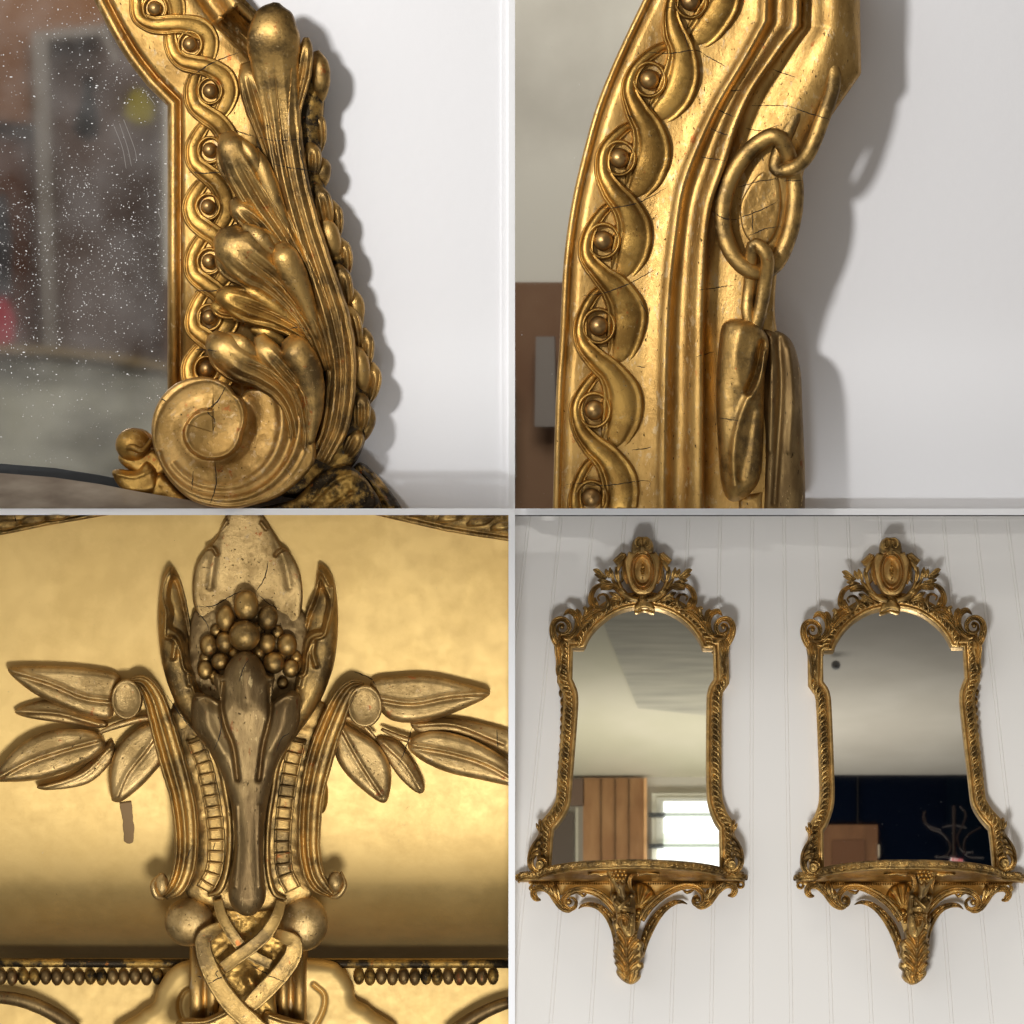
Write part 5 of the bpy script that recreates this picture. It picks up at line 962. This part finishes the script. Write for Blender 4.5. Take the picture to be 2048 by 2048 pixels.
mk('knot', [bal(FF, 1275, 645, 102, 34, 26), bal(FF, 1490, 635, 102, 38, 26), c4(FF, [(1270, 690, 98), (1340, 760, 104), (1420, 800, 104), (1500, 800, 98)], [22, 24, 26, 20], [4, 5, 5, 4], 'flat'), c4(FF, [(1470, 650, 102), (1400, 730, 108), (1330, 800, 108), (1280, 830, 100)], [22, 24, 26, 20], [4, 5, 5, 4], 'flat'), c4(FF, [(1330, 650, 98), (1390, 690, 102), (1450, 740, 98)], [16, 18, 14], [4, 5, 4], 'flat')], G_LEAF, cb)
mk('leaf_crown', [c4(FF, [(1310, 990, 80), (1340, 930, 88), (1400, 905, 90), (1450, 930, 88), (1490, 990, 80)], [18, 34, 36, 34, 18], [5, 9, 9, 9, 5], 'fold'), c4(FF, [(1290, 870, 60), (1285, 940, 66), (1300, 1020, 62)], [22, 40, 16], [5, 9, 5])], G_LEAF, cb)
mk('spray_leaf', [r4(FF, [(928, 372), (985, 335), (1100, 330), (1190, 325), (1190, 372), (1100, 392), (1040, 368), (985, 372)], 100, 118, 3, 3, smooth=False)], G_FAR, cb)
mk('spray_leaf', [r4(FF, [(1540, 330), (1690, 322), (1850, 360), (1770, 372), (1680, 368), (1560, 395)], 100, 118, 3, 3, smooth=False)], G_FAR, cb)

# ---------------- mirrored twins on the right
def twin(root, x0, y0, dx, dy, label, lean, sx=1.0):
    r = root.copy(); COL.objects.link(r); r['label'] = label
    r.location = w4(2*1539.7-x0+dx, y0+dy, 0); r.scale = (-sx, 1, sx)
    r.rotation_euler = (Matrix.Rotation(TH[4], 3, 'X') @ Matrix.Rotation(lean, 3, 'Y')).to_euler()
    for ch in [o for o in bpy.data.objects if o.parent == root]:
        c = ch.copy(); COL.objects.link(c); c.parent = r
    return r
mr2 = twin(mr, 1270, 1735, 5, 1, 'gilt pier mirror reflecting a dark blue room and a coat stand', R(-1.4))
cb2 = twin(cb, 1270, 1960, 0, 1, 'right of the two gilt console brackets, with hanging lug left of its shelf', 0)

# ---------------- the room both mirrors show
a = TH[4]; GN4 = Vector((0, -math.cos(a), -math.sin(a))); GP4 = w4(1270, 1500, 8)
def rp(px, py, pp, pn):
    c = Vector((0, CAMY, 0)); p0 = Vector((px/1000-1.024, 0, 1.024-py/1000)); d = (p0-c).normalized()
    t = (GP4-c).dot(GN4)/d.dot(GN4); h = c+d*t; r = d-2*d.dot(GN4)*GN4; kk = (Vector(pp)-h).dot(Vector(pn))/r.dot(Vector(pn)); return h+r*kk
YW = -4.6; ZC = rp(1300, 1554, (0, YW, 0), (0, 1, 0)).z
def room(name, pts, m, label, cat, off=0.0, plane='wall', group=None, th=.012, smoothpts=False, parent=None):
    pts = FK(pts)
    if smoothpts: pts = [tuple(p) for p in cr(pts, 5, True)]
    pp, pn = ((0, YW+off, 0), (0, 1, 0)) if plane == 'wall' else ((0, 0, ZC-off), (0, 0, 1))
    P = [rp(x, y, pp, pn) for x, y in pts]; c = sum(P, Vector())/len(P); ex = Vector((0, -th, 0)) if plane == 'wall' else Vector((0, 0, th))
    if parent is not None: c = parent.location.copy()
    n = len(P); V = [tuple(p-c) for p in P]+[tuple(p-c+ex) for p in P]
    F = [tuple(range(n)), tuple(range(2*n-1, n-1, -1))]+[(i, (i+1) % n, n+(i+1) % n, n+i) for i in range(n)]
    me = bpy.data.meshes.new(name); me.from_pydata(V, [], F); bm = bmesh.new(); bm.from_mesh(me); bmesh.ops.recalc_face_normals(bm, faces=bm.faces[:]); bm.to_mesh(me); bm.free()
    me.materials.append(m); o = bpy.data.objects.new(name, me); COL.objects.link(o)
    if parent is not None: o.parent = parent; return o
    o.location = c
    if cat == 'structure': o['kind'] = 'structure'
    else: o['label'] = label; o['category'] = cat
    return o
def rect(x0, x1, y0, y1): return [(x0, y0), (x1, y0), (x1, y1), (x0, y1)]
M_CEIL = plain('cream_ceiling', (.58, .54, .40), .8, noise_s=3, col2=(.64, .59, .46))
M_CEIL2 = plain('grey_ceiling_paint', (.47, .43, .38), .8, noise_s=4, col2=(.52, .48, .43), scale=(1, 1.5, 1))
room('ceiling', rect(-250, 1040, 200, 1003), M_CEIL, '', 'structure', 0, 'ceil')
room('ceiling', rect(1040, 2300, 200, 992), M_CEIL2, '', 'structure', 0, 'ceil')
room('ceiling_patch', [(330, 380), (345, 420), (475, 740), (800, 775), (800, 330), (400, 330)], plain('grey_plaster', (.36, .34, .28), .85, noise_s=5, col2=(.54, .50, .40), lo=.3, hi=.7, scale=(1, 8, 1)), 'grey streaky plaster patch on the mirrored ceiling', 'ceiling patch', .006, 'ceil')
room('wall', rect(-100, 1060, 985, 1420), plain('pale_wall', (.62, .58, .50), .8), '', 'structure')
room('wall', [(1060, 970), (2200, 970), (2200, 1460), (1060, 1460)], plain('navy_wall', (.0015, .0035, .010), 1.0, spec=.03), '', 'structure')
M_PINE = plain('pine_board', (.38, .20, .085), .55, noise_s=14, col2=(.30, .145, .058), scale=(2.2, 1, .6))
wd = room('boarded_door', rect(268, 500, 1003, 1400), M_PINE, 'pine boarded door mirrored in the left mirror', 'door', .02)
for x in (335, 388, 440): room('board_joint', rect(x, x+2.5, 1003, 1400), M_CRACK, '', '', .026, parent=wd)
room('door_edge', rect(498, 509, 1003, 1400), plain('raw_pine', (.85, .48, .22), .6), '', '', .03, parent=wd)
room('dark_panel', rect(180, 272, 1006, 1108), plain('brown_panel', (.16, .10, .07), .6), 'brown panel beside the mirrored pine door', 'panel', .02)
fr4 = room('door_frame', rect(120, 268, 1110, 1400), plain('grey_frame', (.26, .23, .19), .6), 'grey framed glazed door mirrored at the left edge of the left mirror', 'door frame', .02)
room('pane', rect(120, 232, 1134, 1400), plain('dim_pane', (.10, .075, .06), .4), '', '', .03, parent=fr4); room('stile', rect(240, 250, 1115, 1400), plain('cream_stile', (.50, .46, .36), .6), '', '', .035, parent=fr4)
wn = room('window', rect(528, 830, 1062, 1400), plain('cream_frame', (.74, .71, .60), .6), 'bright daylight window with cream frame in the left mirror', 'window', .03)
M_DAY = plain('daylight', (.9, .9, .9), .6, emit=((.95, 1.0, .97), 1.5)); M_DAY2 = plain('daylight_dim', (.8, .85, .8), .6, emit=((.72, .80, .70), .75))
room('sash', rect(545, 830, 1078, 1250), plain('white_sash', (.60, .58, .50), .6), '', '', .04, parent=wn)
room('pane', rect(572, 830, 1092, 1206), M_DAY, '', '', .05, parent=wn); room('pane', rect(548, 830, 1262, 1400), M_DAY, '', '', .05, parent=wn)
room('pane', rect(572, 830, 1214, 1248), M_DAY2, '', '', .05, parent=wn)
for y, x1 in ((1134, 578), (1251, 572)):
    room('stay', rect(515, x1, y, y+13), plain('black_iron', (.03, .035, .04), .5), '', '', .08, parent=wn); room('bar', rect(x1, 830, y+2, y+10), plain('grey_bar', (.42, .48, .42), .6), '', '', .06, parent=wn)
dr = room('panelled_door', rect(1150, 1380, 1180, 1460), plain('red_pine', (.17, .075, .03), .45, noise_s=9, col2=(.13, .055, .022), scale=(4, 1, .8)), 'brown panelled door mirrored in the dark blue room', 'door', .02)
room('door_panel', rect(1210, 1330, 1238, 1460), plain('red_pine_panel', (.12, .048, .02), .45), '', '', .026, parent=dr); room('hinge', rect(1381, 1387, 1255, 1300), plain('hinge', (.5, .42, .32), .4), '', '', .03, parent=dr)
room('navy_return', [(1640, 992), (1704, 925), (1830, 800), (1830, 1460), (1640, 1460)], plain('navy_return', (.002, .005, .011), 1.0, spec=.03), 'dark blue side wall mirrored at the right of the right mirror', 'side wall', .015)
room('wall_joint', rect(1303, 1306, 985, 1460), M_CRACK, 'thin dark joint in the mirrored blue wall', 'joint', .012)
# spot lamp and coat stand
def rtube(parts_, m, name, label, cat, off=.12):
    pcs = []
    o0 = rp(*FK([parts_[0][0][0]])[0][:2], (0, YW+off, 0), (0, 1, 0))
    V = []; F = []; b = 0
    for pts, r in parts_:
        P = cr(FK(pts), 6) if len(pts) > 2 else np.array(FK(pts)); Q = [rp(p[0], p[1], (0, YW+off, 0), (0, 1, 0)) for p in P]
        Q = np.array([tuple(q_-o0) for q_ in Q]); T = np.gradient(Q, axis=0); T /= np.linalg.norm(T, axis=1, keepdims=True)
        for i, (c, t) in enumerate(zip(Q, T)):
            n1 = np.array([-t[2], 0, t[0]]); n1 = n1/np.linalg.norm(n1)
            for j in range(8):
                an = j*math.pi/4; V.append(tuple(c+(n1*math.cos(an)+np.array([0, 1, 0])*math.sin(an))*r/1000))
        m_ = len(Q)
        for i in range(m_-1):
            for j in range(8): j2 = (j+1) % 8; F.append((b+i*8+j, b+(i+1)*8+j, b+(i+1)*8+j2, b+i*8+j2))
        b += m_*8
    me = bpy.data.meshes.new(name); me.from_pydata(V, [], F); me.polygons.foreach_set('use_smooth', [True]*len(F)); me.materials.append(m)
    o = bpy.data.objects.new(name, me); COL.objects.link(o); o.location = o0; o['label'] = label; o['category'] = cat; return o
M_BENT = plain('bentwood', (.014, .006, .005), .10)
rtube([([(1668, 1110), (1668, 1140), (1668, 1320)], 4.5), ([(1560, 1130), (1552, 1160), (1580, 1195), (1625, 1215), (1655, 1260), (1640, 1295), (1600, 1305)], 2.6), ([(1552, 1132), (1568, 1180), (1620, 1200)], 2.0), ([(1690, 1110), (1712, 1140), (1700, 1185), (1680, 1230), (1700, 1280), (1740, 1285)], 2.6), ([(1625, 1190), (1665, 1182), (1715, 1192)], 2.4), ([(1595, 1300), (1640, 1302), (1680, 1290)], 2.4), ([(1770, 1190), (1720, 1220), (1705, 1260), (1720, 1300), (1780, 1305)], 2.6)], M_BENT, 'coat_stand', 'dark bentwood coat stand with curled hooks mirrored in the right mirror', 'coat stand')
sl_ = rtube([([(1186, 560), (1215, 553), (1244, 548)], 2.2)], plain('rail_grey', (.30, .29, .28), .4), 'lamp_rail', 'grey rail of a ceiling spot lamp in the right mirror', 'rail', .6)
def rdisc(x, y, r, m, name, label, cat, off, z):
    c = rp(*FK([(x, y)])[0], (0, 0, ZC-off), (0, 0, 1)); V, F = ball(0, 0, 0, r, r, r*z, 20); V = V/1000
    me = bpy.data.meshes.new(name); me.from_pydata([(v[0], v[1]*1.0, v[2]) for v in V], [], F); me.polygons.foreach_set('use_smooth', [True]*len(F)); me.materials.append(m); o = bpy.data.objects.new(name, me); COL.objects.link(o); o.location = c; o['label'] = label; o['category'] = cat; return o
rdisc(1222, 578, 11.5, plain('spot_grey', (.16, .16, .17), .4), 'spot_lamp', 'round grey spot lamp on the ceiling shown by the right mirror', 'spot lamp', .02, 1.0)
tg = room('price_tag', [(1656, 1304), (1702, 1311), (1700, 1326), (1654, 1320)], plain('white_tag', (.75, .70, .70), .6), 'small white tag with red writing hanging by the mirrored coat stand', 'tag', .2)
M_RED = plain('red_ink', (.55, .03, .05), .6)
def strokes(px, py, segs_):
    for q_ in segs_: room('letter', [(px+a_, py+b_) for a_, b_ in q_], M_RED, '', '', .206, parent=tg)
def bar(x0, y0, x1, y1, t_=1.6):
    return [(x0, y0), (x1, y0), (x1, y1), (x0, y1)]
strokes(1660, 1307, [bar(0, 0, 7, 2), bar(0, 2, 2, 9), bar(5, 2, 7, 9), bar(0, 9, 7, 11), bar(10, 10, 12, 12), bar(15, 1, 17, 12), bar(15, 11, 20, 13), bar(23, 2, 30, 4), bar(23, 4, 25, 11), bar(28, 4, 30, 11), bar(23, 11, 30, 13), bar(33, 3, 35, 14), bar(35, 3, 39, 5), bar(38, 5, 40, 9), bar(35, 8, 39, 10)])
